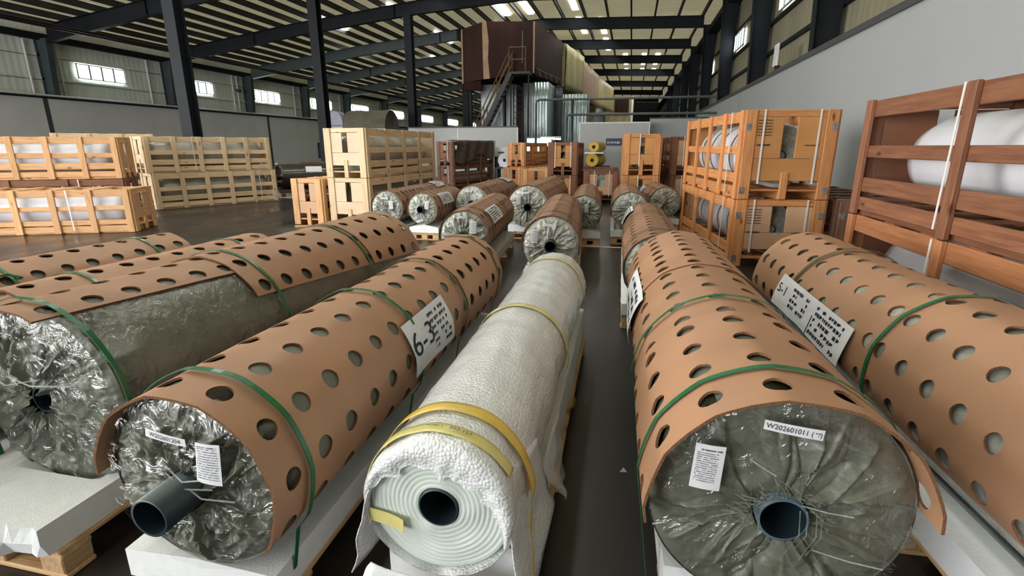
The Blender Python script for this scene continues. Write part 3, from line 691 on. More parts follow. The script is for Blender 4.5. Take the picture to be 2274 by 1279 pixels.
pallet('pallet under the roll at the right edge', PG, 1.28, .8, -3.7, .56, 2.7); cradle('foam cradle under the roll at the right edge', FG, 1.285, .75, -3.7, .56, 2.75, .11, .22, R, .47)

# the further rolls
def far_roll(label, x, y, zc, az, Rs, L, seed, th0, core, wrap='silver', labs=(), strip=None, tagp=None, straps=(.3, 1.4, 2.1), sheets=None, pal='', amp=.016, nf=30, overlap=1.1, palw=None, jl=-4, jh=4):
    n = round(2.1 / .147 * Rs) // 2
    jr = max(3, min(5, int(R_(112) / (.147 / Rs))))
    t, S, R = roll(label, RG, x, y, zc, az, Rs, L, seed, th0=th0, wrap=wrap, core=core, sheets=sheets or [(.02, overlap, -jr, jr, .007), (overlap - .05, L, -jr, jr, 0)],
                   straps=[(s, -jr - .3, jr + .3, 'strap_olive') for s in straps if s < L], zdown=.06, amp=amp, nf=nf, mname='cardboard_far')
    for k, (u, v, w, h, a) in enumerate(labs):
        c, s_ = math.cos(a), math.sin(a); cs = [(u + c * i - s_ * j, v + s_ * i + c * j) for i, j in ((-w / 2, h / 2), (w / 2, h / 2), (w / 2, -h / 2), (-w / 2, -h / 2))]
        o, fn = end_label(t, R, cs, -.032); marks(o, fn, 8 if h > w else 1, seed + k)
    if tagp:
        o, fn = S.tag_sheet(t, tagp[0], tagp[1], S.j_of(tagp[2]), S.j_of(tagp[3]), off=.012); marks(o, fn, 6, seed, 'ink', 'handwriting', dens=.75, hgt=.6)
    pw = palw or Rs * 1.95; pz = zc - R
    pallet('pallet under the ' + pal, PG, x, y + .06, az, pw, L - .12); cradle('foam cradle under the ' + pal, FG, x, y + .05, az, pw, L - .1, .11, .11 + Rs * .34, R, zc)
    return t
far_roll('sleeved roll in front of the pale crate stack, end gathered with no pipe', -3.35, 6.76, .46, -1.6, .24, 2.36, 61, 0, None, labs=[(.09, .05, .06, .11, .05), (0, .14, .10, .025, -.05)], tagp=(1.7, 2.1, 5, 45), pal='roll in front of the pale crates', amp=.022)
far_roll('small sleeved roll with a protruding dark pipe beside the pale crate stack', -2.83, 6.80, .45, 0, .225, 1.3, 67, 10, (.05, .06, 'pipe'), labs=[(.09, .06, .06, .11, -.1), (-.02, -.16, .10, .03, .3)], tagp=(.25, .72, 35, 78), pal='small roll with the protruding pipe', straps=(.2, 1.1), overlap=.7)
far_roll('sleeved roll in the back row, third from the pale crate stack', -2.30, 7.46, .47, -1.0, .268, 2.35, 71, 5, (.05, .02, 'pipe'), labs=[(.145, .09, .065, .12, 0), (-.03, .19, .10, .025, 0)], tagp=(1.75, 2.15, 5, 40), pal='third roll from the pale crates')
far_roll('sleeved roll with a big handwritten tag, right behind the 6-3 roll', -1.53, 4.68, .465, -5.3, .247, 2.02, 73, 8, (.052, .05, 'pipe'), labs=[(.10, .095, .065, .12, -.05), (0, .19, .09, .022, 0)], tagp=(.33, .95, 34, 72), pal='tagged roll behind the 6-3 roll', amp=.020)
far_roll('widest sleeved roll of the back row, left of the red crate stack', -1.39, 7.20, .47, 0, .306, 2.38, 79, -6, (.055, .03, 'pipe'), labs=[(-.125, .105, .06, .12, 0), (-.03, .205, .11, .022, .1)], pal='roll left of the red crate stack')
far_roll('sleeved roll directly behind the white bubble-wrapped roll', -.65, 4.45, .455, -4.5, .262, 2.24, 83, 4, (.052, .06, 'pipe'), labs=[(-.145, .085, .06, .12, 0), (-.01, .185, .115, .022, -.15)], pal='roll behind the bubble-wrapped roll', nf=22)
far_roll('narrow sleeved roll in the back row nearest the centre aisle', -.56, 6.84, .46, -3.5, .226, 2.3, 89, 4, None, labs=[(.03, .06, .05, .11, 0), (-.08, .1, .07, .02, 0)], pal='back-row roll left of the aisle', amp=.02)
far_roll('sleeved roll in the back row at the right of the aisle', .03, 7.06, .47, -2, .25, 1.75, 97, 0, None, labs=[(.03, .135, .10, .022, 0)], pal='back-row roll right of the aisle', amp=.02)
far_roll('sleeved roll lined up behind the large front right roll', .235, 3.62, .465, -1.1, .245, 2.25, 101, -10, (.05, .02, 'pipe'), tagp=(1.75, 2.15, -75, -35), pal='roll lined up behind the front right roll')
far_roll('askew sleeved roll beside the orange crates, end turned to the right', .565, 8.42, .45, -7, .245, 1.15, 103, 0, None, pal='askew roll by the orange crates', tagp=(.85, 1.15, -80, -45), amp=.02, straps=(.3, 1.0))

# E: white roll in bubble wrap
t = thing('fabric_roll', 'white fabric roll in bubble wrap and yellow tape in the front middle', 'roll', (-.40, .98, .27), -.8, RG)
Rr = .2; zc = Rr
def spiral_end():
    na, nr = 200, 60; Rf = .176; rows = []
    rows.append([(0, 2.1, zc)] * na); rows.append([(Rf * math.sin(2 * math.pi * k / na), 2.1, zc + Rf * math.cos(2 * math.pi * k / na)) for k in range(na)])
    for i in range(nr + 1):
        rho = 1 - (1 - .052 / Rf) * i / nr; row = []
        for k in range(na):
            a = 2 * math.pi * k / na; r = Rf * rho
            d = .0010 * math.sin(2 * math.pi * (rho * 15 + a / (2 * math.pi))) * (.5 + .5 * vn(3 * math.sin(a), rho * 4, 3 * math.cos(a)) + .3) + .006 * vn(1.3 * math.sin(a), rho * 3, 1.3 * math.cos(a)) - .006 * (1 - rho)
            row.append((r * math.sin(a), .006 + d, zc + r * math.cos(a)))
        rows.append(row)
    mb = MB(); mb.grid(rows, 0, True); return mb
build(spiral_end(), 'fabric', M['fabric_white'], t, smooth=True)
link('core_pipe', pipe_mesh(.050, .004, .3, 'pipe', .004), t, (0, 0, zc))
def wrapskin():
    na, ns = 160, 70; rows = []
    for i in range(ns + 1):
        s = -.01 + 2.2 * i / ns; row = []
        for k in range(na):
            a = 2 * math.pi * k / na
            r = .186 + .006 * vn(1.5 * math.sin(a), s * 3.5, 1.5 * math.cos(a)) + .004 * vn(4 * math.sin(a), s * 9, 4 * math.cos(a)) + .0010 * math.sin(s * 42 + 2 * math.sin(a) + 3 * vn(s * 2, 0, 1))
            side = max(0, math.sin(a)) ** 2 * max(0, -math.cos(a) + .35)
            r += .045 * side * (.5 + .5 * vn(s * 4, 2.2, 7.7)) * (1 if s > .1 else .3)
            if math.cos(a) < -.35: r = min(r, .197)
            row.append((r * math.sin(a), s, zc + r * math.cos(a)))
        rows.append(row)
    # near edge folded over the end: deep over the top, none below
    fold = []
    for q in range(1, 7):
        row = []
        for k in range(na):
            a = 2 * math.pi * k / na; dep = .075 * max(0, math.cos(a - .25) + .25) ** .8 * (1 + .35 * vn(4 * math.sin(a), 1.1, 4 * math.cos(a)))
            f = q / 6; r = .186 - dep * f
            row.append((r * math.sin(a), -.012 - .010 * math.sin(math.pi * min(1, f * 1.2)) * min(1, dep / .03) + .003 * vn(a * 6, f * 3, .5), zc + r * math.cos(a)))
        fold.append(row)
    rows = fold[::-1] + rows
    mb = MB(); mb.grid(rows, 0, True); return mb
build(wrapskin(), 'bubble_wrap', M['bubble'], t, smooth=True)
def flap(pts_a, pts_b, n=12, nm='bubble_wrap_flap', mname='bubble', seed=1):
    P = []
    for i in range(n + 1):
        u = i / n; row = []
        for k in range(n + 1):
            v = k / n
            a = Vector(pts_a[0]) * (1 - u) + Vector(pts_a[1]) * u; b = Vector(pts_b[0]) * (1 - u) + Vector(pts_b[1]) * u
            q = a * (1 - v) + b * v; w = .012 * vn(u * 3 + seed, v * 4, seed); row.append((q.x + w, q.y + .8 * w, q.z))
        P.append(row)
    mb = MB(); mb.grid(P); o = build(mb, nm, M[mname], t, smooth=True)
    sm = o.modifiers.new('thickness', 'SOLIDIFY'); sm.thickness = .003; sm.offset = 0; return o
flap([(-.155, -.015, zc + .10), (-.19, .35, zc + .03)], [(-.235, -.02, -.02), (-.235, .3, -.09)], seed=2)
flap([(.155, -.01, zc + .10), (.19, .30, zc + .03)], [(.215, -.02, -.10), (.24, .32, -.02)], seed=5)
flap([(-.17, -.035, .04), (.10, -.035, -.02)], [(-.24, -.06, -.09), (.08, -.05, -.12)], nm='liner_sheet', mname='foam', seed=7)
def band(s, w, r, a0, a1, nm, mname, dy=0):
    P = []; n = 60
    for k in range(n + 1):
        a = R_(a0 + (a1 - a0) * k / n); row = []
        for q in range(4):
            ss = s + dy * k / n + w * (q / 3 - .5)
            side = max(0, math.sin(a)) ** 2 * max(0, -math.cos(a) + .35)
            rr = r + .003 * vn(a * 3, ss * 8, 1) + .03 * side; row.append((rr * math.sin(a), ss, zc + rr * math.cos(a)))
        P.append(row)
    mb = MB(); mb.grid(P); o = build(mb, nm, M[mname], t, smooth=True)
    sm = o.modifiers.new('thickness', 'SOLIDIFY'); sm.thickness = .0015; sm.offset = 1; return o
bt = band(.13, .042, .1965, -105, 100, 'tape_band', 'tape', .01)
b2 = band(.03, .040, .1935, -75, 62, 'tape_band', 'tape_pale', .01)
def f2(u, v, e=0.0):
    a = R_(-10 + 40 * u); r = .1985 + e; return Vector((r * math.sin(a), .043 - .022 * v, zc + r * math.cos(a)))
letter(b2, f2, '303-157', .75, 6.0, .62, .5, 'ink', .001); marks(b2, f2, 1, 44, 'ink', 'handwriting', u0=.0, u1=.32, v0=.3, v1=.7, e=.001)
band(1.02, .035, .196, -80, 110, 'tape_band', 'tape_pale', .01); band(1.98, .04, .196, -80, 110, 'tape_band', 'tape_pale', .01)
mb = MB(); n = 10
mb.grid([[(-.178 + .092 * i / n, -.004 - .012 * (i / n) ** 3, zc - .028 - .036 * k / 3 - .012 * i / n) for k in range(4)] for i in range(n + 1)])
o = build(mb, 'tape_tab', M['tape_pale'], t); sm = o.modifiers.new('thickness', 'SOLIDIFY'); sm.thickness = .0012
# yellow tape tail hanging at the right of the end
flap([(.187, .155, zc - .01), (.190, .185, zc - .01)], [(.205, .03, -.14), (.230, .05, -.14)], nm='tape_tail', mname='tape', seed=3)
# torn film hanging off the right side
flap([(.205, .28, zc - .06), (.215, .62, zc - .05)], [(.275, .32, .02), (.245, .55, -.03)], nm='film_shred', mname='film', seed=11)
pallet('pallet under the white bubble-wrapped roll', PG, -.40, 1.02, -.8, .42, 2.15); cradle('foam cradle under the white bubble-wrapped roll', FG, -.40, 1.08, -.8, .38, 2.1, .11, .29, .194, .47)
# ------------------------------------------------------------------ crates
CG = 'timber crates'
def crate(label, x, y, z, az, w, d, h, post='wood_pale', ply='ply_pale', np_=4, straps=(), brackets=False, group=CG, side_straps=(), slot=.10, low_end=.40, notes=False, thick_post=.09, lid=True, rails=None):
    t = thing('wooden_crate', label, 'crate', (x, y, z), az, group)
    # base
    for xx in (.06, w / 2, w - .06): board(t, 'skid', (xx, .02, .045), (xx, d - .02, .045), .09, .07, post)
    for i in range(7):
        yy = .06 + (d - .12) * i / 6; board(t, 'deck_board', (.03, yy, .10), (w - .03, yy, .10), .13, .02, post, (0, 1, 0))
    # long sides
    rails = rails or [(h - .065, .115), (h * .56, .085), (.225, .105), (.085, .095)]
    for sx, o in ((0, -1), (w, 1)):
        for zz, ww in rails: board(t, 'rail', (sx - o * .0125, .005, zz), (sx - o * .0125, d - .005, zz), ww, .025, post)
        for i in range(np_):
            yy = thick_post / 2 + (d - thick_post) * i / (np_ - 1)
            board(t, 'post', (sx + o * .0155, yy, .005), (sx + o * .0155, yy, h - .002), thick_post, .031, post, (0, 1, 0))
    # ends
    for ye, o in ((0, -1), (d, 1)):
        yy = ye + o * .013
        for xx in (.055, w - .055): board(t, 'corner_post', (xx, yy, .005), (xx, yy, h - .002), .115, .026, post, (1, 0, 0))
        xa, xb, xm = .115, w - .115, w / 2; zt = h - .075; zl = .20
        zm = zl + (zt - zl) * low_end
        for a, b in ((xa, xm - slot / 2), (xm + slot / 2, xb)):
            m = board(t, 'end_panel', ((a + b) / 2, yy - o * .008, zm), ((a + b) / 2, yy - o * .008, zt), b - a, .012, ply, (1, 0, 0))
        board(t, 'end_panel', (xm, yy - o * .008, zl), (xm, yy - o * .008, zm - .003), xb - xa, .012, ply, (1, 0, 0))
        board(t, 'end_rail', (xa, yy - o * .015, h - .04), (xb, yy - o * .015, h - .04), .06, .02, post)
        board(t, 'foot_block', (xm, yy, .005), (xm, yy, .29), .075, .028, post, (1, 0, 0))
    if lid:
        for i in range(6):
            yy = .06 + (d - .12) * i / 5; board(t, 'lid_board', (.03, yy, h - .010), (w - .03, yy, h - .010), .14, .016, post, (0, 1, 0))
    for s in straps:                                    # white straps over the end
        xx = w * s
        mb = MB(); mb.box(xx - .009, -.0325, .17, xx + .009, -.028, h + .002); build(mb, 'strap', M['white_strap'], t)
    for s in side_straps:                               # white straps hung down the long sides
        for sx, o in ((0, -1), (w, 1)):
            mb = MB(); mb.prism([(s - .008, h - .003), (s + .008, h - .003), (s + .022, .05), (s + .006, .05)], 'x', min(sx + o * .033, sx + o * .037), max(sx + o * .033, sx + o * .037)); build(mb, 'strap', M['white_strap'], t)
    if brackets:
        for zz in (.10, h - .17):
            for xx in (.03, w - .03):
                mb = MB(); mb.box(xx - .028, -.031, zz - .035, xx + .028, -.026, zz + .035)
                mb.box(xx - .018, -.034, zz - .02, xx - .006, -.031, zz + .02); mb.box(xx + .006, -.034, zz - .02, xx + .018, -.031, zz + .02); build(mb, 'bracket', M['metal'], t)
    if notes:
        def fn(u, v, e=0.0): return Vector((.125 + .16 * u, -.0145 - e, h - .085 - .30 * v))
        marks(t, fn, 6, 70, 'ink', 'handwriting', u0=.02, u1=.95, v0=.02, v1=.62, dens=.95, hgt=.35); marks(t, fn, 1, 71, 'ink', 'handwriting', u0=.05, u1=.95, v0=.82, v1=.98, dens=.9, hgt=.4)
        def fn2(u, v, e=0.0): return Vector((w - .125 - .2 * (1 - u), -.0145 - e, h - .085 - .30 * v))
        marks(t, fn2, 1, 72, 'ink', 'handwriting', u0=.1, u1=.85, v0=.84, v1=.98, dens=.8, hgt=.3)
    return t

def crate_roll(label, x, y, z, az, w, d, R=.25, mname='white_roll', bands=0, seed=1, core='pipe', zoff=.112, group='rolls packed inside crates', inset=.16, lump=False, cap=None):
    """roll lying on the deck of a crate whose near-left corner is x,y,z"""
    a = R_(az); cx = x + math.cos(a) * w / 2 + math.sin(a) * inset; cyy = y - math.sin(a) * w / 2 + math.cos(a) * inset
    t = thing('packed_roll', label, 'roll', (cx, cyy, z + zoff), az, group)
    L = d - 2 * inset; na, ns = 48, 16; rows = []
    for i in range(ns + 1):
        s = L * i / ns; e = 1 - .10 * math.exp(-s / .04) - .10 * math.exp(-(L - s) / .04)
        rows.append([((R * e * (1 + .02 * vn(2 * math.sin(q) + seed, s * 2, 2 * math.cos(q)))) * math.sin(q), s, R + min(R * e * (1 + .02 * vn(2 * math.sin(q) + seed, s * 2, 2 * math.cos(q))), 9) * math.cos(q) if math.cos(q) > -.9 else R + R * .985 * math.cos(q)) for q in [2 * math.pi * k / na for k in range(na)]])
    mb = MB(); mb.grid(rows, 0, True); mb.f += [tuple(range(na))[::-1], tuple(range(ns * na, (ns + 1) * na))]; mb.m += [0, 0]
    build(mb, 'wrap', M[mname], t, smooth=True)
    if core: link('core_pipe', pipe_mesh(.05, .02, .08, core, n=20), t, (0, 0, R))
    if cap:
        mb = MB(); mb.grid([[(r * math.sin(2 * math.pi * k / 40), -.004 - .02 * (1 - r / R) + .01 * math.sin(9 * k) * (1 - r / R), R + r * math.cos(2 * math.pi * k / 40)) for k in range(40)] for r in (R * .88, R * .6, R * .35, .052)], 0, True); build(mb, 'end_wrap', M[cap], t, smooth=True)
    for k in range(bands):
        s = L * (k + .6) / (bands + .3); P = []
        for i in range(33):
            q = 2 * math.pi * i / 32; rr = R * 1.022
            P.append([(rr * math.sin(q), s + .05 * math.sin(q + .6) + dd, R + max(rr * math.cos(q), -R * .985)) for dd in (-.02, .02)])
        mb = MB(); mb.grid(P); build(mb, 'dark_band', M['ink_grey'], t, smooth=True)
    if lump:
        P = [[(( .045 + .02 * vn(i, k, 1)) * math.sin(q) * f + .03 + .06 * (1 - f), .62 + (.06 + .02 * vn(k, i, 3)) * math.cos(q) * f, R * 2 - .02 + .09 * (1 - f)) for k, q in enumerate([2 * math.pi * kk / 16 for kk in range(16)])] for i, f in enumerate((1.6, 1.3, 1.0, .7, .75, .4, .05))]
        mb = MB(); mb.grid(P, 0, True); build(mb, 'film_knot', M['film'], t, smooth=True)
    return t

# pale stack in the middle
crate('pale timber crate, lower of the tall stack left of the sleeved rolls', -4.91, 7.88, 0, 4.5, .74, 2.51, .80, np_=5)
crate_roll('film-wrapped roll inside the lower pale crate of the middle stack', -4.91, 7.88, 0, 4.5, .74, 2.51, .29, 'grey_roll', seed=3)
crate('pale timber crate with slotted plywood end, top of the middle stack', -4.91, 7.88, .80, 4.5, .74, 2.51, .79, np_=5)
crate_roll('film-wrapped roll inside the upper pale crate of the middle stack', -4.91, 7.88, .80, 4.5, .74, 2.51, .29, 'grey_roll', seed=4)
crate('low tan crate tucked against the left of the pale stack', -5.60, 7.86, 0, 4.5, .58, 1.9, .78, 'wood_tan', 'ply_pink', slot=.09)
crate_roll('roll inside the low tan crate', -5.60, 7.86, 0, 4.5, .58, 1.9, .20, 'brown_wrap', seed=6)
tag(build((lambda m: (m.box(-.2, -.02, 0, .2, .02, .025), m)[1])(MB()), 'loose_batten', M['wood_tan'], None, (-5.25, 7.66, 0), (0, 0, .5)), 'short loose batten on the floor before the low tan crate', 'batten')

# left crates
crate('single orange-lit crate at the far left on the floor', -10.20, 6.12, 0, 65, .72, 2.58, .67, 'wood_tan', 'ply_pink', rails=[(.61, .10), (.385, .065), (.165, .075), (.065, .095)], np_=6, side_straps=(1.75,))
crate_roll('bright white roll inside the single left floor crate', -10.20, 6.12, 0, 65, .72, 2.58, .25, 'white_roll', seed=7)
crate('red-brown crate hidden behind the single left floor crate', -11.66, 7.05, 0, 57, .72, 2.58, .735, 'wood_red', 'ply_dark', side_straps=(1.9,))
crate('orange-lit open slatted crate on top at the far left', -11.66, 7.05, .735, 57, .72, 2.58, .735, 'wood_tan', 'ply_pink', np_=6)
crate_roll('white roll inside the top crate at the far left', -11.66, 7.05, .735, 57, .72, 2.58, .26, 'white_roll', seed=8, inset=.22)
crate('pale crate on the floor with its long side shaded, left of the aisle', -10.38, 9.38, 0, 27, .72, 2.6, .755, 'wood_pale', 'ply_pale', np_=6, side_straps=(2.2,))
crate_roll('film-wrapped roll inside the shaded floor crate', -10.38, 9.38, 0, 27, .72, 2.6, .28, 'grey_roll', seed=9)
crate('pale crate stacked on the shaded left floor crate', -10.42, 9.34, .755, 27, .72, 2.6, .755, 'wood_pale', 'ply_pale', np_=6, side_straps=(.9,))
crate_roll('film-wrapped roll inside the upper shaded left crate', -10.42, 9.34, .755, 27, .72, 2.6, .28, 'grey_roll', seed=10)
crate('pale crate at the bottom of the stack far behind the left crates', -13.35, 9.95, 0, 38, .75, 1.9, .80, 'wood_pale', 'ply_pale')
crate('pale crate with T-slotted end peeking over the left crates', -13.35, 9.95, .80, 38, .75, 1.9, .80, 'wood_pale', 'ply_pale')

# orange stack on the right
crate('lower orange crate of the stack beside the right-hand rolls', 1.15, 6.05, 0, -7.0, .92, 2.53, .745, 'wood_orange', 'ply_pink', rails=[(.68, .115), (.19, .11), (.06, .09)], brackets=True, straps=(.20, .80), side_straps=(.35,), notes=True, slot=.15)
crate_roll('grey-banded white roll in the lower orange crate', 1.15, 6.05, 0, -7, .92, 2.53, .29, 'white_roll', bands=5, seed=12, cap='silver')
crate('upper orange crate with handwriting and white straps on its end', 1.15, 6.05, .745, -7.0, .92, 2.53, .925, 'wood_orange', 'ply_orange', np_=5, brackets=True, straps=(.20, .80), side_straps=(.35,), notes=True, slot=.14, low_end=.36)
crate_roll('grey-banded white roll in the upper orange crate', 1.15, 6.05, .745, -7, .92, 2.53, .35, 'white_roll', bands=5, seed=13, cap='silver')
crate('dark low crate in the gap right of the orange stack', 2.22, 6.2, 0, -2, .8, 2.3, .74, 'wood_dark', 'ply_dark', brackets=True, straps=(.3,))
# big crates on the right edge
crate('lower red-brown crate at the right edge', 1.72, 2.02, 0, 0.0, 1.0, 2.50, .80, 'wood_brown', 'ply_dark', rails=[(.735, .12), (.14, .11), (.05, .09)], np_=3, thick_post=.085, side_straps=(1.30,))
crate_roll('large pale roll inside the lower right-edge crate', 1.72, 2.02, 0, 0, 1.0, 2.5, .30, 'white_roll', seed=15, inset=.08)
crate('upper red-brown slatted crate at the right edge', 1.72, 2.02, .80, 0.0, 1.0, 2.50, .83, 'wood_red', 'ply_dark', np_=3, thick_post=.085, side_straps=(1.30,))
crate_roll('large white film-wrapped roll inside the upper right-edge crate', 1.72, 2.02, .80, 0, 1.0, 2.5, .30, 'white_roll', seed=16, inset=.17, lump=True)

# background crates
def bg(label_l, label_u, x, y, az, w, d, h1, h2, post, ply, straps=(.22, .78)):
    if label_l: crate(label_l, x, y, 0, az, w, d, h1, post, ply, straps=straps if h1 > .6 else ())
    if label_u: crate(label_u, x, y, h1, az, w, d, h2, post, ply, straps=straps)
bg('orange crate at the bottom left of the background group', None, -3.70, 15.4, 6, .62, 2.4, .70, 0, 'wood_orange', 'ply_orange')
crate('orange slotted crate on top, left of the background group', -3.78, 16.3, .70, 8, .55, 2.3, .72, 'wood_orange', 'ply_orange', straps=(.2, .8))
crate('wide tan crate lid stack in front of the background orange crates', -3.05, 15.2, 0, 6, .75, 2.4, .68, 'wood_tan', 'ply_orange')
bg('red-brown crate at the bottom of the central background stack', 'red-orange slotted crate with two white straps, top of the central background stack', -1.90, 12.5, -2, .66, 2.4, .64, .76, 'wood_red', 'ply_orange')
crate_roll('roll inside the central background crate', -1.90, 12.5, .64, -2, .66, 2.4, .22, 'brown_wrap', seed=20)
crate('red-brown crate end just behind the central background stack', -2.85, 18.4, 0, 2, .6, 2.3, .70, 'wood_red', 'ply_dark'); crate('red-brown upper crate behind the central background stack', -2.85, 18.4, .70, 2, .6, 2.3, .62, 'wood_red', 'ply_orange')
bg('orange lower crate right of the centre aisle end', 'bright orange slotted crate right of the centre aisle end', -.14, 10.3, -1, .67, 2.4, .77, .76, 'wood_orange', 'ply_orange', straps=(.44,))
crate_roll('pale green film roll in the lower crate right of the aisle', -.14, 10.3, 0, -1, .67, 2.4, .23, 'fabric_white', seed=22); crate_roll('khaki roll in the upper crate right of the aisle', -.14, 10.3, .77, -1, .67, 2.4, .22, 'khaki', seed=23)
bg('weathered brown lower crate behind the orange stack', 'weathered brown slotted crate behind the orange stack', .78, 10.95, -3, .66, 2.4, .75, .74, 'wood_red', 'ply_pink', straps=(.35,))
crate('single low red-brown crate with clutter on its lid at the aisle end', -1.03, 12.4, 0, -2, .76, 2.4, .75, 'wood_red', 'ply_pink', straps=(.3, .75), slot=.18)
crate_roll('pale film roll in the low cluttered crate', -1.03, 12.4, 0, -2, .76, 2.4, .22, 'fabric_white', seed=25)
# dark stack under a net, behind the pale stack
crate('dark red crate at the bottom of the netted stack', -6.03, 16.0, 0, 17, .60, 2.4, .72, 'wood_dark', 'ply_dark', straps=(.7,)); crate_roll('white roll in the lower netted crate', -6.03, 16.0, 0, 17, .60, 2.4, .2, 'white_roll', seed=26)
crate('dark red crate on top of the netted stack', -6.03, 16.0, .72, 17, .60, 2.4, .74, 'wood_dark', 'ply_dark', straps=(.7,)); crate_roll('white roll in the upper netted crate', -6.03, 16.0, .72, 17, .60, 2.4, .2, 'white_roll', seed=27)
def netting():
    a = R_(17); u = Vector((math.cos(a), -math.sin(a), 0)); ax = Vector((math.sin(a), math.cos(a), 0)); o = Vector((-6.03, 16.0, 0)); P = []
    for i in range(25):
        s = .12 + 2.2 * i / 24; row = []
        for k in range(15):
            v = k / 14
            if v < .25: q = o + ax * s + u * (.25 + (.41) * v / .25); z = 1.485 + .012 * math.sin(s * 9)
            else:
                f = (v - .25) / .75; bot = .95 - .12 * math.sin(s * 3.2) - .10 * abs(math.sin(s * 1.4 + .8)); q = o + ax * s + u * (.66 + .03 * math.sin(s * 11 + f * 3)); z = 1.485 - f * (1.485 - bot)
            row.append((q.x, q.y, z))
        P.append(row)
    mb = MB(); mb.grid(P); ob = build(mb, 'tarpaulin', M['tarp_dark'], None, smooth=True)
    sm = ob.modifiers.new('thickness', 'SOLIDIFY'); sm.thickness = .006; sm.offset = 1
    tag(ob, 'dark brown tarpaulin sagging over the dark crate stack', 'tarpaulin')
netting()
# loose boards on the low crate
for k, (bx, by, rz, L) in enumerate([(-.75, 12.7, .1, .75), (-.6, 13.2, .3, .6), (-.72, 12.5, -.05, .7)]):
    mb = MB(); mb.box(-L / 2, -.06, 0, L / 2, .06, .022)
    tag(build(mb, 'loose_board', M['wood_dark'], None, (bx, by, .755 + .0225 * (k == 1)), (0, 0, rz)), ['grey loose board lying across the low cluttered crate', 'short loose board at the back of the low cluttered crate', 'loose board on the front edge of the low cluttered crate'][k], 'board', 'loose boards')

# brown film rolls by the left wall
t = thing('film_wrapped_roll', 'dark brown film-wrapped roll on a low rack near the grey wall', 'roll', (-9.10, 12.10, .20), 52)
link('wrap', body_mesh(.33, 2.3, .05, 131, 90, 12, .006, 14, 'brown_wrap'), t)
mb = MB(); P = [[(.345 * math.sin(q), s, .33 + .345 * math.cos(q)) for s in (.02, .10)] for q in [R_(-60 + 10 * k) for k in range(9)]]; mb.grid(P); build(mb, 'white_liner', M['foam'], t, smooth=True)
mb = MB(); P = [[(.336 * math.sin(q), s, .33 + .336 * math.cos(q)) for s in (.75, 1.15)] for q in [R_(38 + 6 * k) for k in range(6)]]; mb.grid(P); build(mb, 'paper_label', M['paper'], t, smooth=True)
t = thing('low_rack', 'low dark rack carrying the brown film-wrapped roll', 'rack', (-9.10, 12.10, 0), 52)
for xx in (-.22, .22): board(t, 'beam', (xx, .05, .16), (xx, 2.2, .16), .08, .08, 'wood_dark')
for yy in (.15, 1.1, 2.05):
    board(t, 'cross_beam', (-.35, yy, .06), (.35, yy, .06), .12, .1, 'wood_dark')
mb = MB(); mb.tube([(-.6, -.25, .02), (0, -.12, .02), (.7, -.2, .02)], .02, 6); tag(build(mb, 'loose_hose', M['white_strap'], None, (-8.45, 12.0, 0)), 'white plastic strip lying on the floor before the low rack', 'strip')
crate('weathered crate behind the brown film-wrapped roll', -9.7, 14.2, 0, 52, .9, 2.6, .86, 'wood_dark', 'ply_pink')
# ------------------------------------------------------------------ cross partitions, machine, far things
def panel_wall(name, x0, x1, y, z1, m, frame=None, joints=()):
    w = struct(link(name, None, None, (0, y, 0)))
    xs = [x0] + list(joints) + [x1]
    for a, b in zip(xs, xs[1:]):
        mb = MB(); mb.box(a + .015, -.04, 0, b - .015, .04, z1); build(mb, 'panel', M[m], w)
        mb = MB(); mb.box(b - .03, -.05, 0, b + .01, -.005, z1); build(mb, 'joint_strip', M['white_trim'], w)
    mb = MB(); mb.box(x0, -.055, z1, x1, .055, z1 + .05); build(mb, 'panel_cap', M['white_trim' if frame else 'joint'], w)
    if frame: mb = MB(); mb.box(x0, -.055, 0, x0 + .05, -.045, z1); build(mb, 'joint_strip', M['white_trim'], w)
    return w
panel_wall('wall_cross_left', -9.6, -4.68, 22.0, 2.07, 'panel_end', joints=(-7.3,))
panel_wall('wall_cross_right', -2.12, .66, 22.0, 2.20, 'panel_end', frame=True)
panel_wall('wall_cross_far', .66, 3.26, 23.0, 2.40, 'panel_white')
def sign(label, x, y, z0, z1, w, seed, rotz=0, rows=1):
    t = thing('wall_sign', label, 'sign', (x, y, z0)); t.rotation_euler = (0, 0, rotz)
    mb = MB(); mb.box(-w / 2, -.02, 0, w / 2, 0, z1 - z0); o = build(mb, 'board', M['navy'], t)
    h = z1 - z0
    def fn(u, v, e=0.0): return Vector((-w / 2 + w * u, -.021 - e, h * (1 - v)))
    marks(t, fn, rows, seed, 'paper', 'lettering', u0=.1, u1=.9, v0=.38 if rows == 1 else .1, v1=.82 if rows == 1 else .9, dens=.85, hgt=.8 if rows == 1 else .35)
    return t
sign('navy sign with white lettering on the right cross partition', -.71, 21.945, 1.34, 1.62, .63, 81)
sign('navy sign half hidden behind the netted crates', -5.93, 21.945, 1.27, 1.55, .5, 82)
sign('upright navy notice board on the left grey wall', XL + .825, 37.0, .45, 1.58, .85, 83, R_(90), 7)

